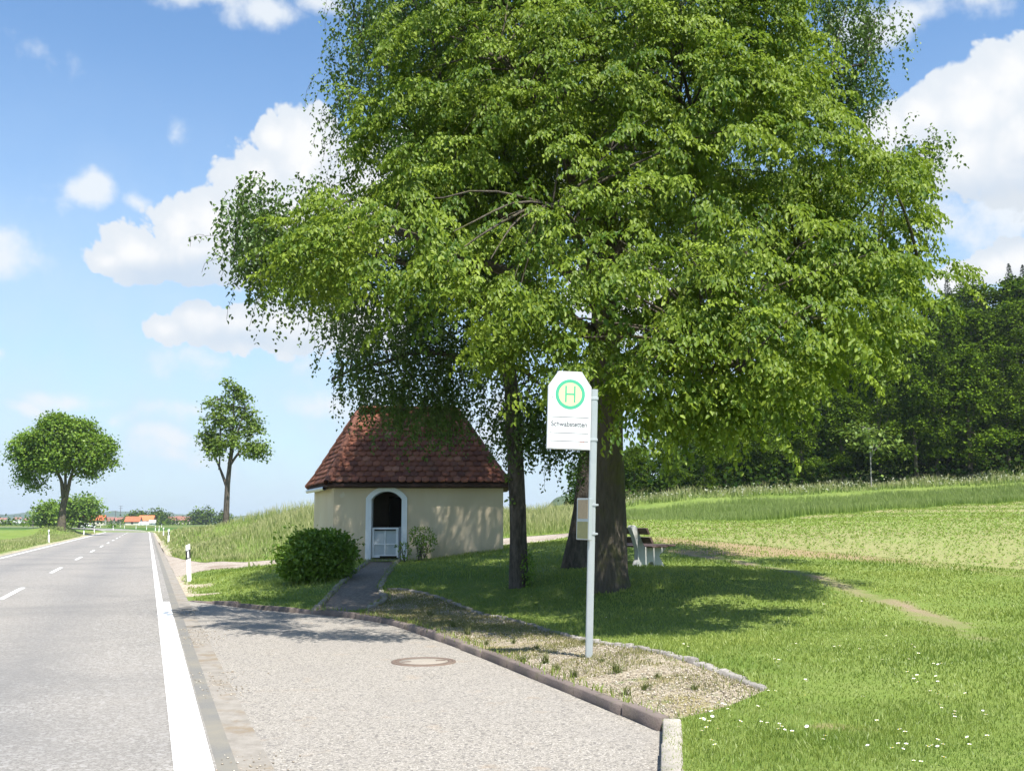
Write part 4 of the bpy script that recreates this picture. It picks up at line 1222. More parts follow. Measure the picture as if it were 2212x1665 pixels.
M_bark = principled('dark bark', (.09, .075, .055), .95, .1, build=lambda t: (
    t.mix(t.ramp(t.noise(t.pos(), 2.3, 5, .7), [(.5, 0), (.66, .75)]), t.mix(t.noise(t.n('ShaderNodeMapping', {'Vector': t.pos(), 'Scale': (9, 9, 2.2)}).outputs[0], 2, 5, .7), (.04, .034, .028), (.20, .17, .135)), t.mix(t.noise(t.pos(), 9, 4, .7), (.075, .085, .03), (.19, .18, .07))),
    t.math('ADD', t.noise(t.n('ShaderNodeMapping', {'Vector': t.pos(), 'Scale': (14, 14, 2.4)}).outputs[0], 1.5, 5, .75), t.vor(t.n('ShaderNodeMapping', {'Vector': t.pos(), 'Scale': (9, 9, 2.5)}).outputs[0], 1.3)), 1.0, .06))
M_birch = principled('greyish bark', (.12, .1, .085), .9, .1, build=lambda t: (
    t.mix(t.ramp(t.noise(t.n('ShaderNodeMapping', {'Vector': t.pos(), 'Scale': (6, 6, 1.8)}).outputs[0], 2, 5, .7), [(.35, 0), (.65, 1)]), (.135, .115, .098), (.05, .043, .036)), t.noise(t.pos(), 22, 4, .7), .9, .03))
M_leaf = leaf_mat('broad leaf', (.042, .094, .008), (.215, .282, .030), (.31, .43, .04), gloss=.014, rough=.5, tmix=.33)
M_bleaf = leaf_mat('birch leaf', (.045, .095, .018), (.12, .185, .045), (.17, .28, .035), gloss=.03, rough=.5, tmix=.28)

def crown_mesh(name, parts):
    b = Bag()
    for V, F, a in parts: b.V.append(V); b.F.append(F + b.n); b.n += len(V); b.A.append(a)
    return b.mesh(name)

# --- the thick-trunked broad tree in front
tbase = G(1318, 1271); tz = h1(*tbase); TB = np.array([tbase[0], tbase[1], tz])
E1 = [ell(1300, 170, 18.2, 430, 300, 3.6), ell(1630, 690, 15.6, 300, 215, 2.7), ell(1760, 470, 17.0, 210, 210, 3.0), ell(880, 500, 15.6, 210, 90, 1.9), ell(1330, 600, 15.0, 300, 190, 2.6),
      ell(1290, -260, 18.5, 380, 280, 3.4), ell(1040, 330, 17.2, 260, 170, 2.4), ell(1560, 330, 16.6, 300, 210, 2.8), ell(1480, 860, 14.9, 140, 90, 1.6), ell(1640, 840, 15.2, 140, 80, 1.6), ell(1790, 590, 17.5, 120, 120, 2.0), ell(1500, 20, 17.5, 220, 130, 2.6), ell(1080, 40, 17.8, 230, 130, 2.6)]
def aim_extra():
    """boughs whose place is plain in the photo"""
    out = []
    for x, y, Y in ((690, 470, 14.4), (760, 430, 14.2), (820, 470, 13.4), (900, 430, 13.4), (980, 500, 13.0), (1060, 560, 13.2), (760, 520, 13.8), (700, 560, 14.6), (940, 590, 13.4), (660, 510, 14.4), (860, 560, 13.2), (720, 420, 15.2),
                    (1120, 640, 14.4), (1200, 700, 14.0), (1140, 750, 14.0), (1270, 730, 13.6), (1340, 790, 13.6), (1290, 800, 14.2), (1420, 760, 13.4), (1400, 920, 14.2), (1450, 950, 14.0), (1560, 940, 14.0), (1640, 900, 13.8), (1700, 905, 14.0), (1740, 870, 14.2),
                    (1770, 820, 14.6), (1820, 765, 15.0), (1865, 700, 15.4), (1720, 860, 14), (1660, 830, 13.6), (1570, 870, 13.6), (1500, 900, 13.8), (1380, 850, 13.6), (1885, 640, 16.0), (1985, 570, 16.4), (1925, 585, 16.4), (1890, 530, 16.6), (1920, 470, 16.8), (1880, 420, 17), (1840, 540, 15.6), (1860, 620, 15.2), (1800, 480, 15.4), (1760, 400, 15.6), (1500, 830, 13.6), (1600, 800, 13.2), (1700, 760, 13.4), (1550, 700, 13), (1440, 660, 13.2), (1800, 690, 14.2),
                    (1620, 560, 13.4), (1740, 600, 14), (1480, 540, 13.2), (1340, 520, 13.2), (1240, 590, 13.6), (1660, 440, 14), (1500, 400, 13.8), (1330, 380, 13.8), (1180, 440, 14.2), (1220, 300, 14.4), (1400, 260, 14.2), (1560, 240, 14.4), (1640, 130, 15), (1120, 200, 15), (1000, 290, 15.4), (1280, 130, 14.8), (1450, 110, 14.8), (880, 60, 16.5), (960, 10, 16), (1060, 60, 15.6), (1160, 20, 15.4), (1260, 40, 15.2), (1360, 10, 15.2), (1470, 10, 15.2), (1570, 40, 15.4), (1650, 20, 15.8), (1700, 60, 16.2), (1690, 190, 15.6), (900, 160, 16.4), (980, 200, 16), (1080, 130, 15.4), (1180, 120, 15), (1380, 150, 14.8), (1560, 130, 15), (930, 300, 16), (1000, 380, 15.6), (900, 370, 16)):
        out.append(np.array(W(x, y, Y)))
    return np.array(out)
pads = np.concatenate([aim_extra(), sample_shell(E1, 420, .5)])
keep = []
for p in pads:
    d = p - np.array([0, 0, EYE]); 
    # nothing hangs below the skirt of the crown seen in the photo
    u = p[0] / p[1]
    keep.append(p[2] > 3.2 + max(0.0, p[0] - 2.7) * .5)
pads = pads[np.array(keep)]
rows = []
for p in pads:
    v = p[:2] - TB[:2] - np.array([0, .5]); yaw = math.atan2(v[1], v[0]) + rng.normal(0, .35)
    rows += pad_instances(yaw, p, rng.uniform(.45, .85), 10, rng.uniform(.2, .75))
tree1 = thing('broadleaf_tree', TB, 'huge leafy tree with the thick mossy dark trunk just behind the bus stop pole', 'tree')
V, F, A = sprays_to_leaves(rows, 1.0, (.079, .043))
N1 = len(A) // 6
o = link('crown', crown_mesh('crown', [(V - TB, F, A)]), M_leaf, tree1)
bg_ = Bag()
top = np.array(W(1300, -420, 18.6))
trunk_tree(bg_, TB, [TB - [0, 0, .4], TB, TB + [.0, .0, 1.2], np.array(W(1312, 880, 18.5)), np.array(W(1300, 500, 18.5)), np.array(W(1290, 100, 18.5)), top], [.32, .295, .275, .26, .20, .12, .03], pads, 18, 1.6, 28, .28)
bg_.V = [v - TB for v in bg_.V]
link('trunk', bg_.mesh('trunk', True), M_bark, tree1)

# --- birches: hanging strands
def strands(E, n, ln, step=.034, out=None, lo=.35, bias=0.0):
    """hanging twigs with small leaves; returns leaves and twig lines"""
    pts_ = sample_shell(E, n, lo); pts_ = pts_ + rng.normal(0, .16, pts_.shape)
    P, D, N, A, tw = [], [], [], [], []
    for p in pts_:
        l = ln * rng.uniform(.4, 1.15); yaw = rng.uniform(0, 2 * PI); m = int(l / step)
        c = np.array([math.cos(yaw), math.sin(yaw), 0])
        arch = rng.uniform(.15, .45)
        t = np.linspace(0, 1, m)[:, None]
        pth = p + c * (arch * (1 - np.exp(-3 * t))) + np.array([0, 0, -1.0]) * l * (t ** 1.35) + rng.normal(0, .02, (m, 3))
        v = np.clip(rng.normal(.5, .2), 0, 1)
        ang = rng.uniform(0, 2 * PI, m)
        d = np.stack([np.cos(ang) * .75, np.sin(ang) * .75, -rng.uniform(.35, 1.3, m)], 1)
        nn = np.stack([np.cos(ang) * .8, np.sin(ang) * .8, .9 * np.ones(m)], 1) + rng.normal(0, .45, (m, 3))
        P.append(pth + rng.normal(0, .03, (m, 3))); D.append(d); N.append(nn); A.append(np.clip(v + rng.normal(0, .2, m), 0, 1)); tw.append(pth[::max(1, m // 5)])
    P, D, N, A = map(np.concatenate, (P, D, N, A))
    L = .068 * rng.uniform(.7, 1.3, len(P))
    V, F = leaf_arrays(P, nrmz(D), nrmz(N), L, L * .72)
    return (V, F, np.repeat(A, 6)), tw, pts_
def birch(base, path, radii, E, n, ln, label, nl, extra=()):
    o = thing('birch_tree', base, label, 'tree')
    parts, tws, tg = [], [], []
    for EE, nn, l in [(E, n, ln), *extra]:
        pa, tw, pt = strands(EE, nn, l); parts.append(pa); tws += tw; tg.append(pt)
    parts = [(V - base, F, A) for V, F, A in parts]
    link('crown', crown_mesh('crown', parts), M_bleaf, o)
    b = Bag(); tg = np.concatenate(tg)
    sub = tg[rng.permutation(len(tg))[:170]]
    trunk_tree(b, base, path, radii, sub, nl, 1.4, 20, .3, .008)
    for tw in tws[::2]:
        if len(tw) > 2:
            V, F = tube_arrays(tw, np.full(len(tw), .0035), 3); b.add(V, F)
    b.V = [v - base for v in b.V]
    link('trunk', b.mesh('trunk', True), M_birch, o)
    return o
b1 = G(1120, 1266); B1 = np.array([b1[0], b1[1], h1(*b1)])
EB1 = [ell(700, 520, 18.0, 155, 130, 2.0), ell(830, 640, 20.5, 150, 150, 2.2), ell(980, 620, 20.8, 160, 170, 2.4), ell(880, 180, 21.0, 190, 260, 2.8), ell(1080, 420, 20.5, 170, 220, 2.2), ell(950, -80, 21.0, 230, 220, 2.8), ell(1000, 770, 21, 160, 50, 1.8), ell(1010, 480, 25.4, 170, 120, 1.3), ell(1090, 200, 24.8, 190, 130, 1.4)]  # last two lobes: foliage hidden behind the front crown, added to shade the chapel
birch1 = birch(B1, [B1 - [0, 0, .4], B1, np.array(W(1118, 1100, B1[1])), np.array(W(1112, 960, B1[1])), np.array(W(1100, 780, B1[1])), np.array(W(1060, 560, B1[1])), np.array(W(1000, 200, B1[1] + .4)), np.array(W(960, -200, B1[1] + .6))],
      [.17, .165, .155, .15, .13, .11, .07, .02], EB1, 4700, .85, 'slender grey birch with drooping twigs hanging over the chapel roof', 14,
      extra=[([ell(1000, 470, 25.4, 170, 120, 1.2), ell(1080, 210, 24.8, 180, 120, 1.2)], 1000, .8), ([ell(900, 830, 22, 120, 50, 1.6)], 190, .95), ([ell(930, 870, 22.5, 100, 40, 1.4)], 90, .8), ([ell(1150, 890, 20.5, 100, 60, 1.2)], 220, .9), ([ell(780, 790, 21, 60, 50, .8)], 60, .8), ([ell(1235, 950, 21, 45, 40, .6)], 26, .75), ([ell(560, 470, 16.4, 55, 85, 1.2)], 170, .8), ([ell(595, 560, 16.2, 60, 45, .9)], 80, .7), ([ell(505, 520, 16.2, 20, 20, .3)], 12, .4)])  # first extra entry: more unseen strands, added to even out the chapel's shade
b2 = G(1238, 1226); B2 = np.array([b2[0], b2[1], h1(*b2)])
EB2 = [ell(1800, 60, 21.5, 110, 170, 1.8), ell(1855, 20, 21.5, 75, 200, 1.6), ell(1890, 370, 20.5, 110, 90, 1.5), ell(1960, 360, 20.5, 60, 70, 1.0), ell(1500, -100, 23, 350, 200, 3.0), ell(1250, 100, 23.5, 330, 260, 2.6), ell(1650, 300, 22.5, 200, 200, 2.2), ell(1150, 330, 23.5, 200, 160, 2.2), ell(1400, 500, 22.5, 220, 160, 2.2)]
birch2 = birch(B2, [B2 - [0, 0, .4], B2, np.array(W(1262, 1080, B2[1])), np.array(W(1272, 960, B2[1])), np.array(W(1290, 700, B2[1])), np.array(W(1330, 400, B2[1])), np.array(W(1380, 0, B2[1])), np.array(W(1400, -350, B2[1]))],
      [.25, .23, .19, .17, .16, .13, .08, .02], EB2, 3800, .85, 'tall birch whose leaning trunk stands half hidden behind the thick trunk', 16, extra=[([ell(1840, 190, 21.2, 60, 40, .9)], 90, .9), ([ell(2010, 330, 20.4, 30, 45, .5)], 36, .5)])
# ivy and sprouts on the birch foot
def leaf_cloud(n, c, r, size, ratio=.7, surf=.0, up=.4):
    d = nrmz(rng.normal(size=(n, 3))); q = rng.uniform(surf, 1, n) ** (1 / 3)
    P = np.asarray(c) + d * np.asarray(r) * q[:, None]
    D = nrmz(d + rng.normal(0, .6, (n, 3)) + np.array([0, 0, -.35])); N = nrmz(d * .7 + np.array([0, 0, up]) + rng.normal(0, .45, (n, 3)))
    L = size * rng.uniform(.65, 1.3, n)
    return P, D, N, L, L * ratio
def cloud_leaves(*a, **k):
    P, D, N, L, Wd = leaf_cloud(*a, **k); V, F = leaf_arrays(P, D, N, L, Wd); return V, F, np.repeat(np.clip(rng.normal(.45, .25, len(P)), 0, 1), 6)
M_shrub = leaf_mat('shrub leaf', (.05, .115, .01), (.21, .335, .035), (.28, .42, .03), gloss=.03, rough=.45, tmix=.3)
parts = [cloud_leaves(240, np.array([.16, -.14, .32]), (.14, .13, .36), .055), cloud_leaves(26, np.array([-.15, -.12, 1.6]), (.09, .09, .06), .05), cloud_leaves(22, np.array([-.17, -.1, 2.0]), (.07, .07, .08), .05)]
link('ivy', crown_mesh('ivy', parts), M_shrub, birch1)

# --- bushes at the chapel
def lobed(blobs, k, f):
    """break each lobe into smaller ones over its outside"""
    out = []
    for c, r in blobs:
        r = np.asarray(r, float)
        for i in range(k):
            d = nrmz(rng.normal(size=3)); s = f * rng.uniform(.75, 1.3)
            out.append((tuple(np.asarray(c) + d * r * .72), tuple(np.maximum(r * s, r.max() * f * .45) * [1, 1, .75])))
    return out
def bush(name, base, blobs, n, size, label, cat, stems=10, mat=None):
    o = thing(name, base, label, cat)
    parts = []
    tot = sum(r[0] * r[1] * r[2] for c, r in blobs)
    for c, r in blobs:
        parts.append(cloud_leaves(int(n * r[0] * r[1] * r[2] / tot), c, r, size, ratio=.5, surf=.28))
    link('foliage', crown_mesh('foliage', parts), mat or M_shrub, o)
    b = Bag()
    for i in range(stems):
        c, r = blobs[rng.integers(len(blobs))]
        q = np.array(c) + nrmz(rng.normal(size=3)) * np.array(r) * .8
        L = limb_path(np.array([rng.normal(0, .07), rng.normal(0, .07), -.1]), q, .1, 6)
        V, F = tube_arrays(L, np.linspace(.014, .004, 6), 5); b.add(V, F)
    link('stem', b.mesh('stem'), M_bark, o)
    return o
q = G(682, 1290); qq = W(682, 1290, 23.0)
yb = 23.3; kb = yb / 2262
xb = W(682, 1250, yb).x; zb0 = h1(xb, yb)
hb2 = W(682, 1141, yb).z - zb0
bl = [((0.0, 0, .5 * hb2), (.78, .75, .46 * hb2)), ((-.32, .05, .42 * hb2), (.55, .6, .40 * hb2)), ((.42, .0, .52 * hb2), (.45, .55, .42 * hb2)), ((.28, 0, .82 * hb2), (.38, .4, .17 * hb2)), ((-.18, 0, .78 * hb2), (.42, .4, .2 * hb2)), ((0, -.1, .2 * hb2), (.85, .6, .22 * hb2)), ((.45, 0, .9 * hb2), (.14, .14, .12 * hb2)), ((.16, 0, .96 * hb2), (.12, .12, .08 * hb2)), ((-.42, -.1, .72 * hb2), (.2, .2, .13 * hb2)), ((.78, 0, .5 * hb2), (.16, .16, .16 * hb2)), ((-.72, 0, .5 * hb2), (.2, .2, .16 * hb2)), ((.1, -.5, .66 * hb2), (.3, .25, .16 * hb2)), ((-.3, -.55, .45 * hb2), (.3, .25, .16 * hb2))]
bush('bush', (xb, yb, zb0), bl[:6] + lobed(bl, 5, .38) + [((rng.normal(0, .42), rng.normal(0, .3) - .2, hb2 * rng.uniform(.72, 1.02)), (.07, .07, .12)) for _ in range(16)] + [((sx * rng.uniform(.62, .98), rng.normal(-.2, .3), hb2 * rng.uniform(.25, .75)), (.12, .12, .09)) for sx in (-1, 1) for _ in range(8)], 10500, .088, 'dense round dark green bush beside the paved path to the chapel door', 'bush', 16)
q = W(911, 1200, 26.9); z0 = h1(q.x, q.y)
bush('rose_shrub', (q.x, q.y, z0), [((0, 0, .62), (.34, .3, .26)), ((.1, 0, .42), (.30, .25, .22)), ((-.16, 0, .70), (.18, .2, .16)), ((.02, 0, .2), (.16, .15, .16))], 560, .065, 'small airy shrub with thin stems against the plain chapel wall', 'shrub', 12)
q = W(874, 1206, 26.7); z0 = h1(q.x, q.y)
bush('rose_shrub', (q.x, q.y, z0), [((0, 0, .3), (.16, .15, .2)), ((-.1, 0, .42), (.14, .1, .08))], 170, .06, 'smallest shrub, low in front of the door surround', 'shrub', 6)

# ------------------------------------------------------------------ grass
def noise2(x, y, s):
    return .5 + .25 * (np.sin(x * s + 1.7 * np.sin(y * s * .7 + .4)) + np.sin(y * s * 1.3 + 1.9 * np.sin(x * s * .6 + 2.0)))
def blades(x, y, z, hh, w, lean=.35, var=None, two=False):
    n = len(x); a = rng.uniform(0, PI, n); S = np.stack([np.cos(a), np.sin(a), 0 * a], 1) * (w / 2)[:, None]
    b = rng.uniform(0, 2 * PI, n); l = hh * lean * np.abs(rng.normal(0, 1, n))
    T = np.stack([np.cos(b) * l, np.sin(b) * l, hh], 1); P = np.stack([x, y, z], 1)
    M = T * np.array([.35, .35, .6])
    V = np.stack([P - S, P + S, P + M + S * .8, P + T + S * .12, P + T - S * .12, P + M - S * .8], 1).reshape(-1, 3)
    i = np.arange(n)[:, None] * 6
    F = np.concatenate([i + np.array([[0, 1, 2, 5]]), i + np.array([[5, 2, 3, 4]])], 1).reshape(-1, 4)
    v = np.repeat(np.clip(rng.normal(.5, .2, n) if var is None else var + rng.normal(0, .18, n), 0, 1), 6)
    hg = np.tile([0, 0, .5, 1, 1, .5], n)
    return V, F, v, hg
def grass_obj(name, sets, mat):
    Vs, Fs, vs, hs, k = [], [], [], [], 0
    for V, F, v, hg in sets: Vs.append(V); Fs.append(F + k); k += len(V); vs.append(v); hs.append(hg)
    me = mesh_np(name, np.concatenate(Vs), np.concatenate(Fs), attrs={'var': np.concatenate(vs), 'hgt': np.concatenate(hs)})
    return tag(link(name, me, mat), kind='stuff')
M_grass = leaf_mat('lawn blade', (.10, .160, .02), (.285, .335, .075), (.36, .45, .07), gloss=.025, rough=.5, tmix=.34)
M_tall = leaf_mat('meadow grass', (.09, .17, .025), (.19, .27, .06), (.3, .4, .08), gloss=.015, rough=.5, tmix=.32, top=(.40, .37, .19))
def in_grassland(x, y):
    m = ~inside(bay_poly, x, y) & ~inside(gravel_poly, x, y) & ~inside(path_poly, x, y) & ~inside(track_poly, x, y) & ~inside(field_poly, x, y) & ~inside(chapel_xy, x, y)
    n = road_n(x, y)
    return m & ((n > N_EDGE + .1) | (n < -7.2))
up_line = tr_up[np.argsort(tr_up[:, 0])]
def behind_track(x, y): return (y > np.interp(x, up_line[:, 0], up_line[:, 1]) + .3) & (x < 30)
sets = []
for y0, y1, dn_, w, hh in ((4, 9, 2600, .0055, .034), (9, 14, 1250, .009, .036), (14, 21, 520, .014, .04), (21, 34, 210, .021, .05), (34, 48, 60, .035, .07)):
    xl, xr = -.50 * y1 - 2.0, .52 * y1 + 5.0
    if y1 <= 9: xl = .6
    elif y1 <= 14: xl = 0.2
    n = int((xr - xl) * (y1 - y0) * dn_)
    x = rng.uniform(xl, xr, n); y = rng.uniform(y0, y1, n)
    m = (x < .52 * y + 5.0) & (x > -.52 * y - 2.0) & in_grassland(x, y)
    x, y = x[m], y[m]
    bare = np.clip(bare_at(x, y) * 1.1 + stony_at(x, y) * 1.1 + .75 * dry_at(x, y), 0, 1)
    m = (rng.random(len(x)) > bare) & ~behind_track(x, y)
    x, y = x[m], y[m]
    nz_ = .4 * noise2(x + 3, y, .37) + .35 * noise2(x, y + 2, 1.1) + .25 * noise2(x, y, 3.1)
    hv = hh * (.6 + .8 * noise2(x + 9, y, 1.9)) * rng.uniform(.55, 1.3, len(x))
    sets.append(blades(x, y, h(x, y) - .004, hv, np.full(len(x), w), .55, np.clip(.5 + 1.7 * (nz_ - .5) + .35 * dry_at(x, y), 0, 1)))
NG = sum(len(s[0]) // 6 for s in sets)
# taller fringe along kerb, edging, path and wall, where the mower does not reach
for L, dn_, off in ((kerb_line[8:], 40, .16), (edging_line, 90, .12), (path_l, 60, -.1), (path_r, 60, .1), (chapel_xy[:2], 60, -.12)):
    D = dens(L, 1 / dn_); D = D + rng.normal(0, .05, D.shape) + np.array([0, off])
    sets.append(blades(D[:, 0], D[:, 1], h(D[:, 0], D[:, 1]) - .01, rng.uniform(.04, .095, len(D)), np.full(len(D), .012), .5))
D = rng.uniform(.8, 2.0, (14, 2))
D = dens(kerb_near[:2], .012); D = D + rng.normal(0, .03, D.shape) + np.array([.22, .02])
sets.append(blades(D[:, 0], D[:, 1], h(D[:, 0], D[:, 1]) - .01, rng.uniform(.03, .07, len(D)), np.full(len(D), .007), .6))
D = dens([edging_line[-1] + np.array([.1, -.05]), kerb_line[-1] + np.array([.12, .02])], .006); D = D + rng.normal(0, .11, D.shape)
sets.append(blades(D[:, 0], D[:, 1], h(D[:, 0], D[:, 1]) - .01, rng.uniform(.02, .06, len(D)), np.full(len(D), .007), .8))
grass_obj('grass', sets, M_grass)
# thin dry turf over parts of the gravel strip
x = rng.uniform(-3.2, 2.4, 60000); y = rng.uniform(8.4, 21.2, 60000); x = np.concatenate([x, rng.uniform(-3.2, 2.4, 60000)]); y = np.concatenate([y, rng.uniform(8.4, 21.2, 60000)])
m = inside(gravel_poly, x, y); x, y = x[m], y[m]
dk = dist_line(edging_line, x, y)
m = rng.random(len(x)) < np.clip(1.1 * np.exp(-(dk / .28) ** 2) + 1.0 * sstep(12.5, 15.5, y) + .8 * (noise2(x, y, 2.3) > .56), 0, .97) * (.25 + .75 * (noise2(x, y, 3.1) > .38)); x, y = x[m], y[m]
M_dry = leaf_mat('dry turf', (.10, .15, .03), (.24, .22, .09), (.25, .28, .08), gloss=0, tmix=.25, top=(.26, .225, .12))
grass_obj('dry_grass', [blades(x, y, h(x, y) - .014, rng.uniform(.015, .045, len(x)), np.interp(y, [8, 21], [.006, .014]), .9, .2 + .6 * noise2(x, y, 1.1))], M_dry)
# long grass on the bank behind the track
n = 130000
x = rng.uniform(-46, 9, n); y = rng.uniform(33, 68, n)
rn_ = road_n(x, y)
m = behind_track(x, y) & (rn_ > 1.2) & in_grassland(x, y) & (rng.random(n) < np.where(y < 56, 1, .4))
x, y, rn_ = x[m], y[m], rn_[m]
tl = .16 + .56 * sstep(2.0, 7.5, rn_) * sstep(0, 3.0, y - np.interp(x, up_line[:, 0], up_line[:, 1]))
nz_ = noise2(x, y, .45)
hv = tl * (.6 + .6 * nz_) * rng.uniform(.6, 1.2, len(x))
sets = [blades(x, y, h(x, y) - .02, hv, np.full(len(x), .028), .3, .3 + .5 * noise2(x, y, .23))]
n = 9000                                                      # weeds under the wood edge
x = rng.uniform(2, 62, n); y = rng.uniform(91, 97, n)
sets.append(blades(x, y, h(x, y) - .02, (.3 + .6 * noise2(x, y, .9)) * rng.uniform(.5, 1.2, n), np.full(n, .07), .3, .2 + .4 * noise2(x, y, .3)))
n = 26000                                                     # verges of the road, far
s = rng.uniform(34, 165, n); q = rng.random(n)
nn = np.where(q < .5, rng.uniform(.9, 3.2, n), rng.uniform(-12, -7.3, n))
xy = RO + s[:, None] * RT + nn[:, None] * RN
m = in_grassland(xy[:, 0], xy[:, 1]); xy = xy[m]
sets.append(blades(xy[:, 0], xy[:, 1], h(xy[:, 0], xy[:, 1]) - .02, rng.uniform(.08, .28, len(xy)), np.full(len(xy), .06), .3, np.full(len(xy), .5)))
grass_obj('tall_grass', sets, M_tall)
n = 120000                                                    # the strip of long grass beyond the field
x = rng.uniform(2, 62, n); y = rng.uniform(58, 87, n)
m = in_grassland(x, y) & (x > (y - 58) * .12 + 2)
x, y = x[m], y[m]
grass_obj('tall_grass', [blades(x, y, h(x, y) - .02, (.42 + .25 * noise2(x, y, .5)) * rng.uniform(.7, 1.15, len(x)), np.full(len(x), .035), .22, .3 + .5 * noise2(x, y, .3))], leaf_mat('verge grass', (.09, .165, .025), (.19, .275, .055), (.3, .41, .07), gloss=.01, tmix=.34, top=(.24, .29, .10)))
# flower heads and seed heads over the weeds at the wood edge
n = 700
x = rng.uniform(4, 60, n); y = rng.uniform(89.5, 93, n); z = h(x, y) + rng.uniform(.4, .95, n)
P = np.stack([x, y, z], 1)
V, F = quad_arrays(P, nrmz(rng.normal(0, 1, (n, 3)) * [1, 1, .3]), nrmz(rng.normal(0, .3, (n, 3)) + [0, -.6, .8]), np.full(n, .17), np.full(n, .14))
tag(link('flowering_weeds', mesh_np('flowering_weeds', V, F, attrs={'var': np.repeat(rng.random(n), 4)}), leaf_mat('pale umbels', (.22, .24, .15), (.42, .43, .33), (.4, .4, .3), gloss=0)), kind='stuff')

# young crop
n = 110000
x = rng.uniform(3, 62, n); y = 14 + (70 - 14) * rng.random(n) ** 1.25
m = inside(field_poly, x, y) & (np.abs(x) < .55 * y + 4)
x, y = x[m], y[m]
m = rng.random(len(x)) < .55 + .45 * noise2(x, y, .35); x, y = x[m], y[m]
rep = 3
x, y = np.repeat(x, rep) + rng.normal(0, .045, len(x) * rep), np.repeat(y, rep) + rng.normal(0, .045, len(y) * rep)
n = len(x)
P = np.stack([x, y, h(x, y) + rng.uniform(.0, .05, n)], 1); a = rng.uniform(0, 2 * PI, n)
D = nrmz(np.stack([np.cos(a), np.sin(a), rng.uniform(.2, 1.1, n)], 1)); N = nrmz(np.stack([-np.cos(a) * .5, -np.sin(a) * .5, np.ones(n)], 1) + rng.normal(0, .2, (n, 3)))
sz = rng.uniform(.05, .11, n) * (.8 + .5 * sstep(25, 60, y))
V, F = quad_arrays(P, D, N, sz, sz * .6)
tag(link('young_crop', mesh_np('young_crop', V, F, attrs={'var': np.repeat(np.clip(rng.normal(.5, .25, n), 0, 1), 4)}), leaf_mat('crop leaf', (.11, .175, .03), (.23, .30, .07), (.3, .4, .07), gloss=.02, tmix=.3)), kind='stuff')

# gravel in the strip and along the gutter
n = 22000
x = rng.uniform(-3.2, 2.6, n * 3); y = rng.uniform(8, 21.5, n * 3)
m = inside(gravel_poly, x, y); x, y = x[m][:n], y[m][:n]
m = noise2(x, y, 1.7) + rng.normal(0, .15, len(x)) > .42; x, y = x[m], y[m]
z = h(x, y) - .006
s2 = rng.uniform(1.5, 20.5, 1500); n2 = rng.normal(.52, .16, 1500); m = noise2(s2, s2 * 0 + 3, 1.3) > .48
xy = RO + s2[m][:, None] * RT + n2[m][:, None] * RN
x = np.concatenate([x, xy[:, 0]]); y = np.concatenate([y, xy[:, 1]]); z = np.concatenate([z, np.zeros(len(xy))])
n = len(x); r = rng.uniform(.004, .0125, n)
octa = np.array([(1, 0, 0), (0, 1, 0), (-1, 0, 0), (0, -1, 0), (0, 0, .8), (0, 0, -.5)])
of = np.array([(0, 1, 4), (1, 2, 4), (2, 3, 4), (3, 0, 4), (1, 0, 5), (2, 1, 5), (3, 2, 5), (0, 3, 5)])
V = rot_yaw(octa[None] * (r[:, None, None] * rng.uniform(.6, 1.3, (n, 6, 3))), rng.uniform(0, 6, n)[:, None]) + np.stack([x, y, z + r * .4], 1)[:, None]
F = (np.arange(n)[:, None, None] * 6 + of[None]).reshape(-1, 3)
def m_peb(t): return t.ramp(t.attr('var'), [(0, (.15, .125, .09)), (.5, (.33, .28, .215)), (1, (.54, .49, .41))]), None, 0, 0
tag(link('gravel', mesh_np('gravel', V.reshape(-1, 3), F, attrs={'var': np.repeat(rng.random(n), 6)}), principled('pebbles', (.4, .35, .28), .85, .2, build=m_peb)), kind='stuff')
# weed tufts in the gravel strip
def tuft_mesh():
    n = 40; a = rng.uniform(0, 2 * PI, n); r = np.abs(rng.normal(0, .03, n))
    V, F, v, hg = blades(r * np.cos(a), r * np.sin(a), np.full(n, -.01), rng.uniform(.05, .17, n), np.full(n, .011), .7)
    return mesh_np('leaf_tuft', V, F, attrs={'var': v, 'hgt': hg})
M_weed = leaf_mat('weed leaf', (.05, .085, .02), (.14, .17, .045), (.2, .26, .05), gloss=.02, tmix=.25, top=(.16, .15, .07))
TM = [tuft_mesh() for _ in range(4)]
for m_ in TM: m_.materials.append(M_weed)
spots = [(1090, 1440), (1130, 1428), (1150, 1452), (1178, 1432), (1205, 1446), (1300, 1428), (1330, 1452), (1240, 1462), (1392, 1488), (1350, 1500), (1050, 1392), (1010, 1370), (980, 1352), (1110, 1388), (1160, 1400), (1420, 1462), (1260, 1390), (930, 1330), (1500, 1488), (1060, 1412)]
for i, (px_, py_) in enumerate(spots):
    g_ = G(px_, py_)
    if not inside(gravel_poly, np.array([g_[0]]), np.array([g_[1]]))[0]: continue
    o = tag(bpy.data.objects.new('weed_tuft', TM[i % 4]), 'low green weed tuft growing in the gravel strip around the bus stop pole', 'weed', 'weed tufts in the gravel strip')
    COL.objects.link(o); o.location = (g_[0], g_[1], h1(*g_)); o.rotation_euler = (0, 0, rng.uniform(0, 6)); s_ = rng.uniform(.45, .9); o.scale = (s_ * 1.2, s_ * 1.2, s_ * rng.uniform(.6, 1.0))

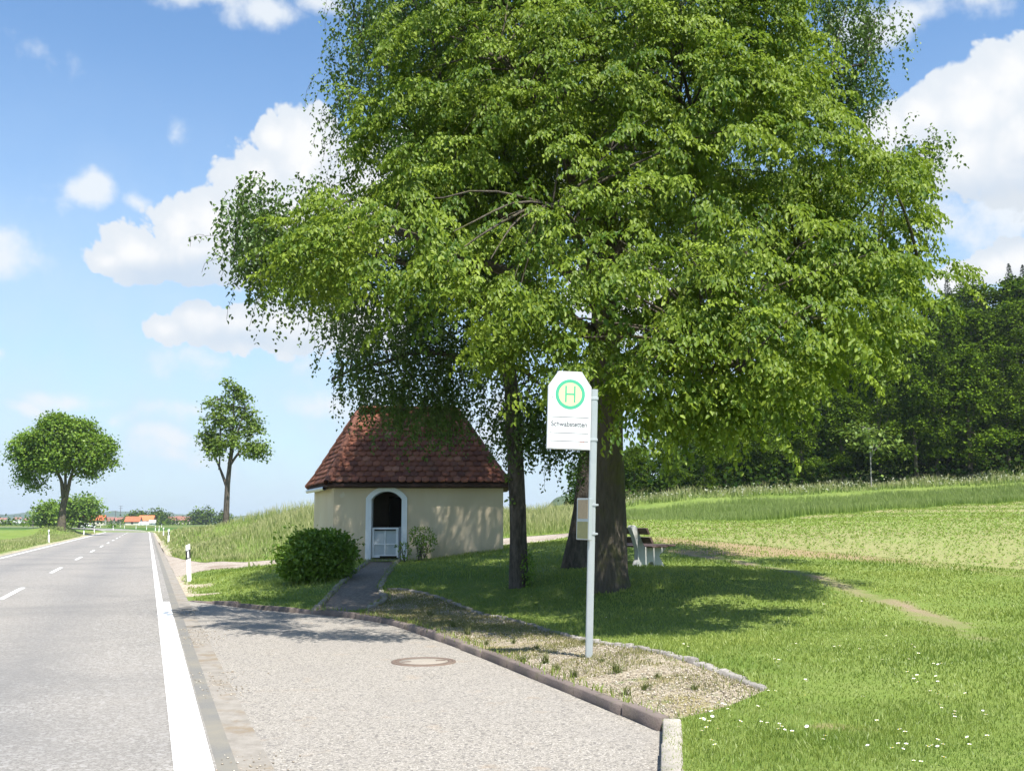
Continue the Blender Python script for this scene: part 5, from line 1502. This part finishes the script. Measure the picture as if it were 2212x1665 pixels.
# daisies
M_petal = principled('daisy petals', (.85, .85, .83), .6, .2)
M_eye = principled('daisy eye', (.75, .52, .05), .7, .2)
def daisy_meshes():
    V, F = [(0, 0, .0)], []
    for i in range(13):
        a = 2 * PI * i / 13; w = .2
        b = len(V)
        V += [(.0035 * math.cos(a - w), .0035 * math.sin(a - w), 0), (.013 * math.cos(a - w * .8), .013 * math.sin(a - w * .8), .002), (.0145 * math.cos(a), .0145 * math.sin(a), .0035), (.013 * math.cos(a + w * .8), .013 * math.sin(a + w * .8), .002), (.0035 * math.cos(a + w), .0035 * math.sin(a + w), 0)]
        F.append((b, b + 1, b + 2, b + 3)); F.append((b, b + 3, b + 4, 0))
    return mesh_np('petals', V, F)
PM = daisy_meshes(); PM.materials.append(M_petal)
v, f = lathe([(.0045, .0), (.004, .003), (.0015, .0045), (.0001, .0045)], 10); EM = mesh_np('eye', v, f); EM.materials.append(M_eye)
v, f = tube_arrays([(0, 0, -.07), (.004, 0, -.03), (0, 0, 0)], [.0012, .001, .001], 5); SM_ = mesh_np('stalk', v, f); SM_.materials.append(M_grass)
DZ = [(2030, 1885), (2043, 1888), (2085, 1894), (2105, 1893), (2185, 1907), (1990, 1903), (1986, 1907), (1992, 1918), (1998, 1913), (1948, 1925), (1960, 1930), (1968, 1932), (1975, 1946), (1930, 1952), (1935, 1955), (1940, 1951), (1933, 1964), (1925, 1980), (1917, 1994), (1905, 2007), (1948, 2000), (1910, 1972), (1903, 1972), (2057, 1938), (2010, 1980), (2005, 1995), (2082, 1983), (2115, 1987), (2122, 1998), (2130, 2002), (2112, 1998), (2066, 1985), (2150, 2008), (2190, 1997), (2240, 2022), (2235, 2034), (1940, 2050), (1932, 2034), (2355, 2052), (2380, 1976), (2342, 1908), (2442, 2004), (2457, 2014), (2460, 2043), (2452, 2061), (2438, 2046), (2422, 2056), (2545, 2030), (2530, 2052), (2500, 2092), (2562, 2080), (2480, 2090), (2440, 1870), (2463, 1843), (2477, 1852), (2480, 1860), (2490, 1870), (2489, 1850), (2540, 1855), (2545, 1867), (2534, 1820), (2546, 1822), (2555, 1818), (2525, 1898), (2547, 1894), (2545, 1905), (2570, 1910), (2620, 1905), (2550, 1936), (2556, 1942), (2592, 1952), (2590, 1962), (2592, 1970), (2668, 1955), (2676, 1962), (2625, 2022), (2680, 2024), (2632, 2050), (2518, 2056), (2560, 2046), (2545, 2054), (2405, 1741), (2475, 1765), (2482, 1771), (2493, 1791), (2467, 1804), (2332, 1778), (2264, 1772), (2279, 1770), (2149, 1762), (2160, 1762), (2102, 1808), (2114, 1806), (2108, 1817), (2325, 1646), (2338, 1640), (2336, 1645), (2237, 1652), (2244, 1655), (2157, 1605), (2395, 1805), (2186, 1862), (2190, 1868), (1855, 1763), (1867, 1767), (1645, 1687), (1700, 1688), (1718, 1687), (1713, 1626), (1442, 1626)]
lab = 'small white daisy with a yellow eye in the mown lawn'
for px_, py_ in DZ:
    g_ = G(px_ * S2, py_ * S2)
    if g_[1] < 5.9: continue
    if not in_grassland(np.array([g_[0]]), np.array([g_[1]]))[0]: continue
    o = thing('daisy', (g_[0], g_[1], h1(*g_) + rng.uniform(.055, .075)), lab, 'flower', 'daisies in the lawn', rng.uniform(0, 6))
    o.rotation_euler = (rng.normal(.12, .18), rng.normal(0, .18), rng.uniform(0, 6)); s_ = rng.uniform(.75, 1.1); o.scale = (s_, s_, s_)
    for nm, me in (('petals', PM), ('eye', EM), ('stalk', SM_)):
        c = bpy.data.objects.new(nm, me); COL.objects.link(c); c.parent = o
# ------------------------------------------------------------------ trees further off
M_fleaf = leaf_mat('roadside leaf', (.045, .11, .010), (.19, .28, .035), (.26, .38, .03), gloss=.01, rough=.45, tmix=.28)
M_fleaf2 = leaf_mat('ash leaf', (.07, .13, .02), (.18, .245, .05), (.26, .36, .05), gloss=.01, rough=.45, tmix=.28)
M_wleaf = leaf_mat('beech leaf', (.008, .026, .003), (.125, .19, .016), (.13, .22, .02), gloss=0, rough=.45, tmix=.16)
M_sleaf = leaf_mat('spruce needles', (.012, .03, .014), (.03, .055, .024), (.03, .06, .02), gloss=.02, rough=.6, tmix=.1)
def clump_leaves(blobs, n, size, per=16, spread=None, surf=.5):
    """leaf clumps over the outside of each lobe; a clump is a small tier of leaf faces"""
    wts = np.array([r[0] * r[2] for c, r in blobs], float); wts /= wts.sum()
    Ps, Ds, Ns, As = [], [], [], []
    for (c, r), w in zip(blobs, wts):
        m = max(4, int(n * w / per))
        d = nrmz(rng.normal(size=(m, 3))); q = rng.uniform(surf ** 3, 1, m) ** (1 / 3)
        C = np.asarray(c) + d * np.asarray(r) * q[:, None]
        sp = (spread or size * 2.0)
        off = rng.normal(0, 1, (m, per, 3)) * np.array([sp, sp, sp * .45])
        off[..., 2] -= .25 * (off[..., 0] ** 2 + off[..., 1] ** 2) / sp
        P = (C[:, None] + off).reshape(-1, 3)
        dd = np.repeat(d, per, 0)
        D = nrmz(dd * .6 + rng.normal(0, .6, P.shape) + np.array([0, 0, -.4])); N = nrmz(dd * .5 + np.array([0, 0, .9]) + rng.normal(0, .4, P.shape))
        Ps.append(P); Ds.append(D); Ns.append(N); As.append(np.clip(np.repeat(rng.normal(.5, .18, m), per) + rng.normal(0, .15, m * per), 0, 1))
    P, D, N, A = map(np.concatenate, (Ps, Ds, Ns, As))
    L = size * rng.uniform(.6, 1.3, len(P))
    V, F = quad_arrays(P, D, N, L, L * .75)
    return mesh_np('crown', V, F, attrs={'var': np.repeat(A, 4)})
def limb_mesh(stems, blobs, r0, nb=14, name='trunk'):
    b = Bag()
    for path, rad in stems:
        P = np.array(path, float); t = np.linspace(0, 1, 12); ti = np.linspace(0, 1, len(P))
        Q = np.column_stack([np.interp(t, ti, P[:, j]) for j in range(3)])
        V, F = tube_arrays(Q, np.interp(t, np.linspace(0, 1, len(rad)), rad), 9, .04); b.add(V, F)
    tips = np.concatenate([np.array(p, float)[1:] for p, _ in stems])
    for i in range(nb):
        c, r = blobs[i % len(blobs)]
        q = np.array(c) + nrmz(rng.normal(size=3)) * np.array(r) * .55
        a = tips[int(np.argmin(np.linalg.norm(tips - q, axis=1) + 1.2 * np.maximum(0, tips[:, 2] - q[2])))]
        V, F = tube_arrays(limb_path(a, q, .1, 6), np.linspace(r0, r0 * .2, 6), 5); b.add(V, F)
    return b.mesh(name, True)
def far_tree(name, base, label, blobs, n, size, stems, r0, mat, group=None, per=16, bark=None, nb=14, spread=None, surf=.5, cat='tree'):
    o = thing(name, base, label, cat, group)
    link('crown', clump_leaves(blobs, n, size, per, spread, surf), mat, o)
    link('trunk', limb_mesh(stems, blobs, r0, nb), bark or M_bark, o)
    return o
# big round tree on the bank across the road
Yt = 126.0; k = Yt / 2262; p = W(133, 1131, Yt); base = Vector((p.x, p.y, h1(p.x, p.y) - .1))
X_ = lambda x: (x - 133) * k; Z_ = lambda y: (1131 - y) * k
bl = [((X_(130), 0, Z_(925)), (78 * k, 4.2, 46 * k)), ((X_(75), -.6, Z_(965)), (50 * k, 3.2, 44 * k)), ((X_(195), -.4, Z_(965)), (46 * k, 3.2, 48 * k)), ((X_(130), -1.5, Z_(965)), (70 * k, 3.4, 40 * k)),
      ((X_(55), 0, Z_(945)), (34 * k, 2, 20 * k)), ((X_(62), 0, Z_(1010)), (30 * k, 2.2, 24 * k)), ((X_(195), .4, Z_(1015)), (22 * k, 2.0, 22 * k)), ((X_(225), 0, Z_(985)), (17 * k, 1.6, 18 * k)), ((X_(138), 1.2, Z_(900)), (42 * k, 3, 24 * k)), ((X_(120), -.8, Z_(893)), (22 * k, 1.6, 15 * k)), ((X_(85), 1.2, Z_(990)), (40 * k, 2.5, 22 * k)), ((X_(75), 0, Z_(1032)), (20 * k, 1.4, 11 * k)), ((X_(110), -1, Z_(900)), (30 * k, 2, 18 * k)), ((X_(165), -1, Z_(925)), (34 * k, 2, 22 * k)), ((X_(40), 0, Z_(975)), (22 * k, 1.5, 16 * k))]
far_tree('roadside_tree', base, 'big round-crowned tree with a forked trunk on the grassy bank across the road', [(c, tuple(np.array(r) * .8)) for c, r in bl[:4]] + lobed(bl + [((X_(118), -.5, Z_(992)), (48 * k, 2.4, 22 * k))], 6, .36), 36000, .32, [([(0, 0, -.3), (X_(134), 0, Z_(1090)), (X_(136), 0, Z_(1065))], [.55, .38, .33]), ([(X_(135), 0, Z_(1075)), (X_(128), 0, Z_(1030)), (X_(100), 0, Z_(980))], [.27, .2, .06]), ([(X_(138), 0, Z_(1075)), (X_(145), .2, Z_(1025)), (X_(165), 0, Z_(960))], [.27, .2, .06]), ([(X_(138), 0, Z_(1060)), (X_(133), .2, Z_(1000)), (X_(130), 0, Z_(930))], [.2, .14, .04])], .16, M_fleaf, nb=30, spread=.5)
# slim ash on the crest of the bank
Yt = 90.0; k = Yt / 2262; p = W(488, 1112, Yt); base = Vector((p.x, p.y, h1(p.x, p.y) - .1)); zc = (W(488, 1112, Yt).z - base.z)
X_ = lambda x: (x - 488) * k; Z_ = lambda y: (1112 - y) * k + zc
bl = [((X_(502), 0, Z_(895)), (26 * k, 1.2, 40 * k)), ((X_(492), 0, Z_(826)), (11 * k, .6, 22 * k)), ((X_(503), .1, Z_(845)), (14 * k, .7, 20 * k)), ((X_(462), 0, Z_(865)), (22 * k, 1.2, 34 * k)), ((X_(525), 0, Z_(905)), (26 * k, 1.4, 55 * k)), ((X_(545), .2, Z_(950)), (30 * k, 1.3, 36 * k)), ((X_(470), 0, Z_(930)), (32 * k, 1.4, 36 * k)), ((X_(490), -.4, Z_(960)), (30 * k, 1.2, 45 * k)), ((X_(437), 0, Z_(940)), (12 * k, .7, 22 * k)), ((X_(448), 0, Z_(972)), (12 * k, .6, 14 * k)), ((X_(560), 0, Z_(975)), (16 * k, .7, 11 * k)), ((X_(515), 0, Z_(850)), (16 * k, .8, 24 * k)), ((X_(452), 0, Z_(905)), (18 * k, 1, 24 * k))]
far_tree('roadside_tree', base, 'slim upright tree with a tall thin crown standing on the crest of the grass bank', lobed(bl, 4, .42), 6600, .26, [([(0, 0, -.8), (X_(489), 0, Z_(1050)), (X_(492), 0, Z_(1010)), (X_(497), 0, Z_(940)), (X_(497), 0, Z_(840))], [.30, .22, .19, .11, .03]), ([(X_(489), 0, Z_(1055)), (X_(475), 0, Z_(1020)), (X_(455), 0, Z_(975)), (X_(440), 0, Z_(945))], [.15, .11, .07, .03]), ([(X_(493), 0, Z_(1005)), (X_(512), .1, Z_(975)), (X_(540), 0, Z_(935))], [.13, .09, .03]), ([(X_(505), 0, Z_(985)), (X_(530), 0, Z_(976)), (X_(560), 0, Z_(972))], [.07, .05, .02]),
         ([(X_(470), 0, Z_(1015)), (X_(470), 0, Z_(940)), (X_(462), 0, Z_(860))], [.08, .06, .02]), ([(X_(494), 0, Z_(1005)), (X_(500), 0, Z_(960)), (X_(522), 0, Z_(880))], [.1, .07, .02])], .045, M_fleaf2, nb=40, spread=.32, surf=.15, bark=M_birch)
# the pair behind the big tree
def far_round(x, yb_, yt, w, Y, label, n, size, name='tree_in_field', mat=None, group=None, trunk=.2, cat='tree', lobes=7):
    k = Y / 2262; p = W(x, HOR, Y); gz = -.16 if Y > 190 else h1(p.x, p.y)
    H = (yb_ - yt) * k; Rw = w * k / 2; c0 = H * trunk
    bl = [((0, 0, c0 + (H - c0) * .5), (Rw * .8, Rw * .7, (H - c0) * .5))]
    for i in range(lobes):
        a = rng.uniform(0, 2 * PI); zz = c0 + (H - c0) * rng.uniform(.3, .85); rr = Rw * rng.uniform(.3, .55)
        bl.append(((Rw * .6 * math.cos(a), Rw * .5 * math.sin(a), min(zz, H - rr * .8)), (rr, rr, rr * .85)))
    base = Vector((p.x, p.y, gz + max(0, (HOR + (EYE - gz) / k - yb_) * k * 0)))
    return far_tree(name, base, label, bl, n, size, [([(0, 0, -.2), (0, 0, H * .3), (0, 0, H * .75)], [Rw * .08, Rw * .06, Rw * .02])], Rw * .03, mat or M_fleaf, group, nb=8, cat=cat)
far_round(108, 1134, 1076, 56, 290, 'left one of the two round trees behind the forked trunk', 3200, .75, trunk=.12)
far_round(171, 1134, 1062, 76, 280, 'right and taller one of the two round trees behind the forked trunk', 4600, .75, trunk=.22)
far_round(75, 1133, 1110, 18, 480, 'small dark tree at the foot of the power pole', 700, .8, trunk=.05)
for x, yb_, yt, w, lab in ((338, 1131, 1092, 34, 'tall dark tree standing behind the orange-roofed barn'), (286, 1130, 1106, 40, 'low wide tree behind the red shed roof'), (297, 1130, 1101, 14, 'narrow tree top above the barn roof, first of two'), (306, 1130, 1101, 14, 'narrow tree top above the barn roof, beside the tall dark tree'), (350, 1131, 1099, 22, 'shorter tree leaning against the tall dark tree by the barn'),
                           (424, 1128, 1093, 26, 'left one of the twin trees rising above the grass bank'), (446, 1128, 1090, 30, 'right one of the twin trees rising above the grass bank'), (484, 1124, 1094, 14, 'small tree half hidden by the slim trunk on the crest')):
    far_round(x, yb_, yt, w, 640, lab, 1100, 1.3, trunk=.06, mat=M_wleaf, lobes=9)
far_round(244, 1134, 1126.5, 10, 330, 'small dark round bush on the edge of the far road bend', 420, .35, name='field_bush', trunk=.1, cat='bush')
# dark hedge rows in the valley
def hedge(name, x0, x1, Y, hh, label, n=1300):
    a, b = W(x0, HOR, Y), W(x1, HOR, Y); L = b - a
    m = max(3, int(L.length / (hh * .8)))
    bl = [((L.x * (i + .5) / m, rng.normal(0, 1), hh * rng.uniform(.3, .5)), (hh * .9, hh * .8, hh * rng.uniform(.4, .65))) for i in range(m)]
    o = thing(name, (a.x, a.y, -.16), label, 'hedge'); link('foliage', clump_leaves(bl, n, 1.3, 12), M_wleaf, o); return o
hedge('hedge', -160, 72, 520, 3.2, 'long dark hedge row across the fields at the far left', 2600)
hedge('hedge', 205, 300, 760, 3.0, 'dark hedge in front of the village between the house and the barn', 900)
hedge('hedge', 330, 400, 610, 3.4, 'dark hedge row at the barn between the white roof and the bank', 900)
hedge('hedge', 90, 205, 420, 2.6, 'hedge under the two round trees', 900)

# village
def m_var(a, b): return lambda t: (t.mix(t.noise(t.obj(), .6, 4, .6), a, b), None, 0, 0)
M_vw = principled('village plaster', (.6, .55, .45), .9, .1, build=m_var((.55, .50, .40), (.68, .63, .53)))
M_vw2 = principled('white plaster', (.7, .7, .68), .9, .1, build=m_var((.66, .66, .64), (.75, .75, .72)))
M_vr = principled('red tiles', (.42, .10, .05), .85, .1, build=m_var((.40, .095, .05), (.50, .15, .075)))
M_vo = principled('orange tiles', (.5, .15, .06), .85, .1, build=m_var((.50, .145, .06), (.58, .20, .09)))
M_vb = principled('brown tiles', (.24, .11, .085), .85, .1, build=m_var((.21, .10, .08), (.29, .14, .11)))
M_glass = principled('dark window', (.03, .035, .04), .2, .6)
def house(x0, x1, yt, ye, Y, label, roof, wall=None, gable='side', dep=None, name='farm_house', cat='house', wins=2, tower=False):
    k = Y / 2262; a, b = W(x0, HOR, Y), W(x1, HOR, Y); w = (b - a).length
    H = max(1.5, W(0, yt, Y).z + .16); e = max(1.0, min(H - .8, W(0, ye, Y).z + .16)); dep = dep or w * .7
    o = thing(name, ((a.x + b.x) / 2, Y, -.16), label, cat, rz=math.atan2(-a.x, Y) * .15)
    bm = bmesh.new()
    if gable == 'side':
        add_prism(bm, [(-w / 2, -.3), (w / 2, -.3), (w / 2, e), (-w / 2, e)], 0, dep)
        for sx in (-1, 1):
            q = [bm.verts.new((sx * w / 2, yy, zz)) for yy, zz in ((0, e), (dep, e), (dep / 2, H - .12))]; bm.faces.new(q if sx > 0 else q[::-1])
    else:
        add_prism(bm, [(-w / 2, -.3), (w / 2, -.3), (w / 2, e), (0, H - .12), (-w / 2, e)], 0, dep)
    link('wall', mesh_bm('wall', bm), wall or M_vw, o)
    bm = bmesh.new(); ov = .5; th = .22
    if gable == 'side':
        sl = (H - e) / (dep / 2)
        pr = [(-ov, e - sl * ov), (dep / 2, H), (dep + ov, e - sl * ov), (dep + ov, e - sl * ov + th), (dep / 2, H + th), (-ov, e - sl * ov + th)]
        M = Matrix(((0, 1, 0, 0), (1, 0, 0, 0), (0, 0, 1, 0), (0, 0, 0, 1)))
        add_prism(bm, pr, -w / 2 - ov, w / 2 + ov, M)
    else:
        sl = (H - e) / (w / 2)
        pr = [(-w / 2 - ov, e - sl * ov), (0, H), (w / 2 + ov, e - sl * ov), (w / 2 + ov, e - sl * ov + th), (0, H + th), (-w / 2 - ov, e - sl * ov + th)]
        add_prism(bm, pr, -ov, dep + ov)
    link('roof', mesh_bm('roof', bm), roof, o)
    for i in range(wins):
        bm = bmesh.new(); xx = -w / 2 + w * (i + .5) / wins
        add_box(bm, (xx, -.06, max(.9, e * .5)), (min(1.2, w * .16), .1, min(1.3, e * .45)), bevel=.02); link('window', mesh_bm('window', bm), M_glass, o)
    return o
house(179, 196, 1114, 1124, 560, 'red-roofed house half hidden behind the forked trunk', M_vr)
house(199, 223.5, 1113, 1122, 560, 'pale house with a red roof and dark windows beside the white car', M_vr, wins=3)
house(300, 329, 1113.5, 1123, 600, 'long barn with the bright orange roof', M_vo, wins=2, name='barn', cat='barn')
house(271, 300, 1116, 1125, 590, 'low shed with a dull red roof at the end of the orange barn', M_vr, wins=1, name='shed', cat='shed')
house(323, 334, 1124, 1127.5, 585, 'low white flat shed at the right end of the orange barn', M_vw2, M_vw2, wins=1, name='shed', cat='shed')
house(356, 361, 1113, 1120, 690, 'narrow house with a bright white gable facing the road', M_vb, M_vw2, gable='front', wins=1)
house(361, 378, 1116, 1123, 720, 'house with a brown roof next to the white gable', M_vb)
house(379, 395, 1115, 1122, 740, 'brown-roofed house between the white gable and the twin trees', M_vb)
house(395, 411, 1116.5, 1123, 730, 'brown-roofed house closest to the grass bank', M_vb)
house(225, 243, 1117, 1124, 800, 'reddish-brown roofed house behind the white car', M_vb)
house(246, 268, 1117.5, 1124, 820, 'dull brown roof between the small dark bush and the red shed', M_vb)
house(28, 44, 1117, 1121, 1500, 'far white hall in the distant village at the left', M_vb, M_vw2, wins=1)
house(-8, 12, 1118, 1122, 1500, 'far pale house at the left edge of the distant village', M_vb, wins=1)
house(52, 66, 1119, 1123, 1400, 'far brown-roofed house left of the power pole', M_vb, wins=1)
# white tunnel
Yt = 575; k = Yt / 2262; p = W(304.5, HOR, Yt)
o = thing('polytunnel', (p.x, Yt, -.16), 'white round-topped plastic tunnel in front of the orange barn', 'polytunnel')
rr = 5.6 * k
pr = [(-rr, -.2)] + [(-rr * math.cos(PI * i / 14), .3 + rr * 1.2 * math.sin(PI * i / 14)) for i in range(15)] + [(rr, -.2)]
bm = bmesh.new(); add_prism(bm, pr, 0, 9); link('cover', mesh_bm('cover', bm), principled('white film', (.8, .8, .78), .5, .3), o)
bm = bmesh.new(); add_box(bm, (0, -.06, .75), (1.2, .1, 1.7), bevel=.02); link('door', mesh_bm('door', bm), principled('grey film', (.5, .5, .5), .6, .2), o)
# parked white car by the side road
Yt = 300; p = W(190.5, HOR, Yt)
o = thing('parked_car', (p.x, Yt, -.16), 'small white car on the road behind the big round tree', 'car')
bm = bmesh.new()
pr = [(-2.0, .3), (2.0, .3), (2.05, .7), (1.2, .88), (.6, 1.4), (-1.1, 1.42), (-1.75, .95), (-2.05, .85)]
add_prism(bm, pr, -.85, .85); bmesh.ops.bevel(bm, geom=bm.edges[:], offset=.07, segments=2, affect='EDGES'); link('body', mesh_bm('body', bm, True), principled('white car paint', (.8, .8, .8), .25, .5), o)
bm = bmesh.new(); add_prism(bm, [(1.08, .92), (.57, 1.34), (-1.05, 1.36), (-1.55, .98)], -.87, .87); link('window', mesh_bm('window', bm), M_glass, o)
for sx in (-1.25, 1.3):
    for sy in (-.8, .8):
        bm = bmesh.new(); bmesh.ops.create_cone(bm, cap_ends=True, segments=20, radius1=.31, radius2=.31, depth=.2); bmesh.ops.transform(bm, matrix=Matrix.Translation((sx, sy, .31)) @ Matrix.Rotation(R(90), 4, 'X'), verts=bm.verts); link('wheel', mesh_bm('wheel', bm), M_band, o)
o.rotation_euler = (0, 0, R(35))
# poles
def pole(x, yt, Y, label, arms, name='power_pole', r=.16):
    p = W(x, yt, Y); o = thing(name, (p.x, Y, -.16), label, 'pole'); H = p.z + .16
    v, f = tube_arrays([(0, 0, -.5), (0, 0, H * .5), (0, 0, H)], [r * 1.2, r, r * .75], 8); b = Bag(); b.add(v, f); link('mast', b.mesh('mast', True), M_pole, o)
    for z, w in arms:
        bm = bmesh.new(); add_box(bm, (0, 0, H - z), (w, .25, .28), bevel=.02); link('cross_arm', mesh_bm('cross_arm', bm), M_pole, o)
M_pole = principled('grey wood pole', (.10, .09, .085), .9, .1)
pole(73, 1095.5, 430, 'T-shaped power pole standing in the fields at the far left', [(.1, 3.0)], r=.28)
pole(250, 1103, 900, 'thin dark mast over the reddish roof, first from the road', [(.6, 3.5)], r=.3)
pole(261, 1092, 1200, 'tallest thin grey mast on the skyline above the bend', [(.5, 5), (3, 5)], r=.35)
pole(316, 1103, 900, 'thin mast above the orange barn roof', [(.6, 3.5)], r=.28)
pole(372, 1107, 900, 'thin mast left of the twin trees', [(.6, 3.5)], r=.3)
pole(404, 1110, 760, 'short dark mast beside the last brown roof', [(.3, 2.0)], r=.3)

# ------------------------------------------------------------------ the wood on the right
def beech_proto(H, Rw, n, seed):
    bl = []
    for i in range(13):
        z = H * (.16 + .80 * (i + .5) / 13); prof = Rw * (math.sin(PI * min(1, (z / H) * .88 + .1)) ** .6)
        a = i * 2.4 + rng.uniform(-.5, .5); off = prof * rng.uniform(.25, .55); r_ = prof * rng.uniform(.36, .6)
        bl.append(((off * math.cos(a), off * math.sin(a), z), (r_, r_, r_ * .62)))
    bl.append(((0, 0, H * .55), (Rw * .55, Rw * .55, H * .36))); bl.append(((0, 0, H * .93), (Rw * .4, Rw * .4, H * .07)))
    return clump_leaves(lobed(bl, 4, .42), n, .37, 20, .5, .6), limb_mesh([([(0, 0, -.5), (.1, 0, H * .35), (0, .1, H * .85)], [.28, .22, .06])], bl, .07, 16)
PB = [beech_proto(H, Rw, 10000, i) for i, (H, Rw) in enumerate(((17, 4.6), (19, 5.0), (15, 4.2), (20, 5.4)))]
for c, t_ in PB: c.materials.append(M_wleaf); t_.materials.append(M_bark)
def spruce_proto(H, Rw, n):
    t = rng.random(n) ** 1.15; z = H * (.08 + .92 * t); r = Rw * (1 - t) ** .9 * rng.uniform(.25, 1, n) ** .5; a = rng.uniform(0, 2 * PI, n)
    P = np.stack([r * np.cos(a), r * np.sin(a), z - .25 * r], 1)
    D = nrmz(np.stack([np.cos(a), np.sin(a), -.45 + 0 * a], 1) + rng.normal(0, .25, (n, 3))); N = nrmz(np.stack([.3 * np.cos(a), .3 * np.sin(a), 1 + 0 * a], 1) + rng.normal(0, .25, (n, 3)))
    L = rng.uniform(.5, .9, n) * (1.12 - .85 * t); V, F = quad_arrays(P, D, N, L, L * .5)
    b = Bag(); v, f = tube_arrays([(0, 0, -.5), (0, 0, H * .5), (0, 0, H * .99)], [.22, .13, .02], 7); b.add(v, f)
    return mesh_np('crown', V, F, attrs={'var': np.repeat(rng.random(n), 4)}), b.mesh('trunk', True)
PS = [spruce_proto(20, 3.0, 3800), spruce_proto(17, 2.6, 3200)]
for c, t_ in PS: c.materials.append(M_sleaf); t_.materials.append(M_bark)
def plant(proto, name, x, y, s, label, group):
    o = thing(name, (x, y, h1(x, y) - .2), label, 'tree', group, rng.uniform(0, 6))
    o.scale = (s * rng.uniform(.9, 1.12), s * rng.uniform(.9, 1.12), s)
    for nm, me in (('crown', proto[0]), ('trunk', proto[1])):
        c = bpy.data.objects.new(nm, me); COL.objects.link(c); c.parent = o
    return o
# skyline aims: at photo x, the tree tops reach photo y
def skyline(x): return np.interp(x, [1300, 1360, 1450, 1600, 1800, 1950, 2040, 2120, 2212, 2400], [1010, 960, 900, 800, 700, 650, 605, 590, 575, 540])
ix = 0
for row, (Yr, n_, s0, s1) in enumerate(((97, 16, 0, 1), (104, 14, 0, 1), (112, 14, 0, 1), (121, 13, 0, 1))):
    for i in range(n_):
        px_ = 1330 + (2520 - 1330) * (i + .5) / n_ + rng.uniform(-22, 22)
        Y = Yr + rng.uniform(-2, 2); p = W(px_, 1100, Y); gz = h1(p.x, Y)
        tgt = W(px_, skyline(px_), Y).z - gz
        j = int(rng.integers(4)); Hn = (17, 19, 15, 20)[j]
        if row == 0: want = min(tgt * rng.uniform(.55, .75), 17)
        elif row == 1: want = min(tgt * rng.uniform(.75, .9), 20)
        else: want = min(tgt * rng.uniform(.92, 1.0), 26)
        want = max(want, 5.0)
        plant(PB[j], 'beech_tree', p.x, Y, want / Hn, ('dark leafy tree in the front row of the wood on the right' if row == 0 else 'leafy tree deeper in the wood, showing its crown above the front row'), 'front row of the wood' if row == 0 else 'crowns behind the front row of the wood')
for px_, py_, Y, lab in ((2045, 590, 118, 'dark spruce tip at the left end of the wood skyline'), (2078, 588, 119, 'second small spruce tip, close beside the leftmost one'), (2178, 565, 122, 'tallest pointed spruce rising over the wood skyline'), (2208, 568, 123, 'dark conifer top at the right picture edge of the wood skyline')):
    p = W(px_, py_, Y); gz = h1(p.x, Y); j = ix % 2; ix += 1
    plant(PS[j], 'spruce_tree', p.x, Y, (p.z - gz) / (20, 17)[j], lab, None)
# pale young tree at the dark edge of the wood
p = W(1882, 1050, 93.5); gz = h1(p.x, 93.5)
o = far_tree('young_tree', (p.x, 93.5, gz), 'pale-stemmed young tree with light leaves at the dark edge of the wood', [((0, 0, 4.6), (2.2, 1.4, .8)), ((-.9, 0, 5.2), (1.4, 1, .6)), ((1.3, 0, 4.0), (1.3, 1, .5))], 620, .34, [([(0, 0, -.3), (.05, 0, 2.5), (0, 0, 5.2)], [.06, .05, .02])], .03, M_fleaf2, nb=8, bark=principled('pale stem', (.26, .25, .22), .8, .2))
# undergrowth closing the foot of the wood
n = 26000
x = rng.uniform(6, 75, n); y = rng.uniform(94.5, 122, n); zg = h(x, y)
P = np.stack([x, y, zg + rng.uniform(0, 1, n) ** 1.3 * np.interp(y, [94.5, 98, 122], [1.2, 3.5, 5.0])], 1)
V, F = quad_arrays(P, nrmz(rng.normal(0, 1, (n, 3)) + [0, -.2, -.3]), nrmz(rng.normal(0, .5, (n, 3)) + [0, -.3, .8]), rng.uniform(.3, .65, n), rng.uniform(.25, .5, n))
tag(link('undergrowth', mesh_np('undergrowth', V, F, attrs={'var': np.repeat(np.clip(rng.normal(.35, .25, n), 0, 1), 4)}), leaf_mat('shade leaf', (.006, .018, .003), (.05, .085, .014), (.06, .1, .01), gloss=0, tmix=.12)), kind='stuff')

# ------------------------------------------------------------------ haze
HAZE = True
if HAZE:
    bm = bmesh.new(); bmesh.ops.create_cube(bm, size=1.0)
    bmesh.ops.transform(bm, matrix=Matrix.Translation((0, 2600, 29)) @ Matrix.Diagonal((11000, 6800, 62, 1)), verts=bm.verts)
    m, t, out = new_mat('haze')
    pv = t.n('ShaderNodeVolumePrincipled', {'Color': (.80, .90, 1.0, 1), 'Density': .00014, 'Anisotropy': .2})
    t.links.new(pv.outputs[0], out.inputs['Volume'])
    hz = link('haze', mesh_bm('haze', bm), m); tag(hz, kind='stuff')
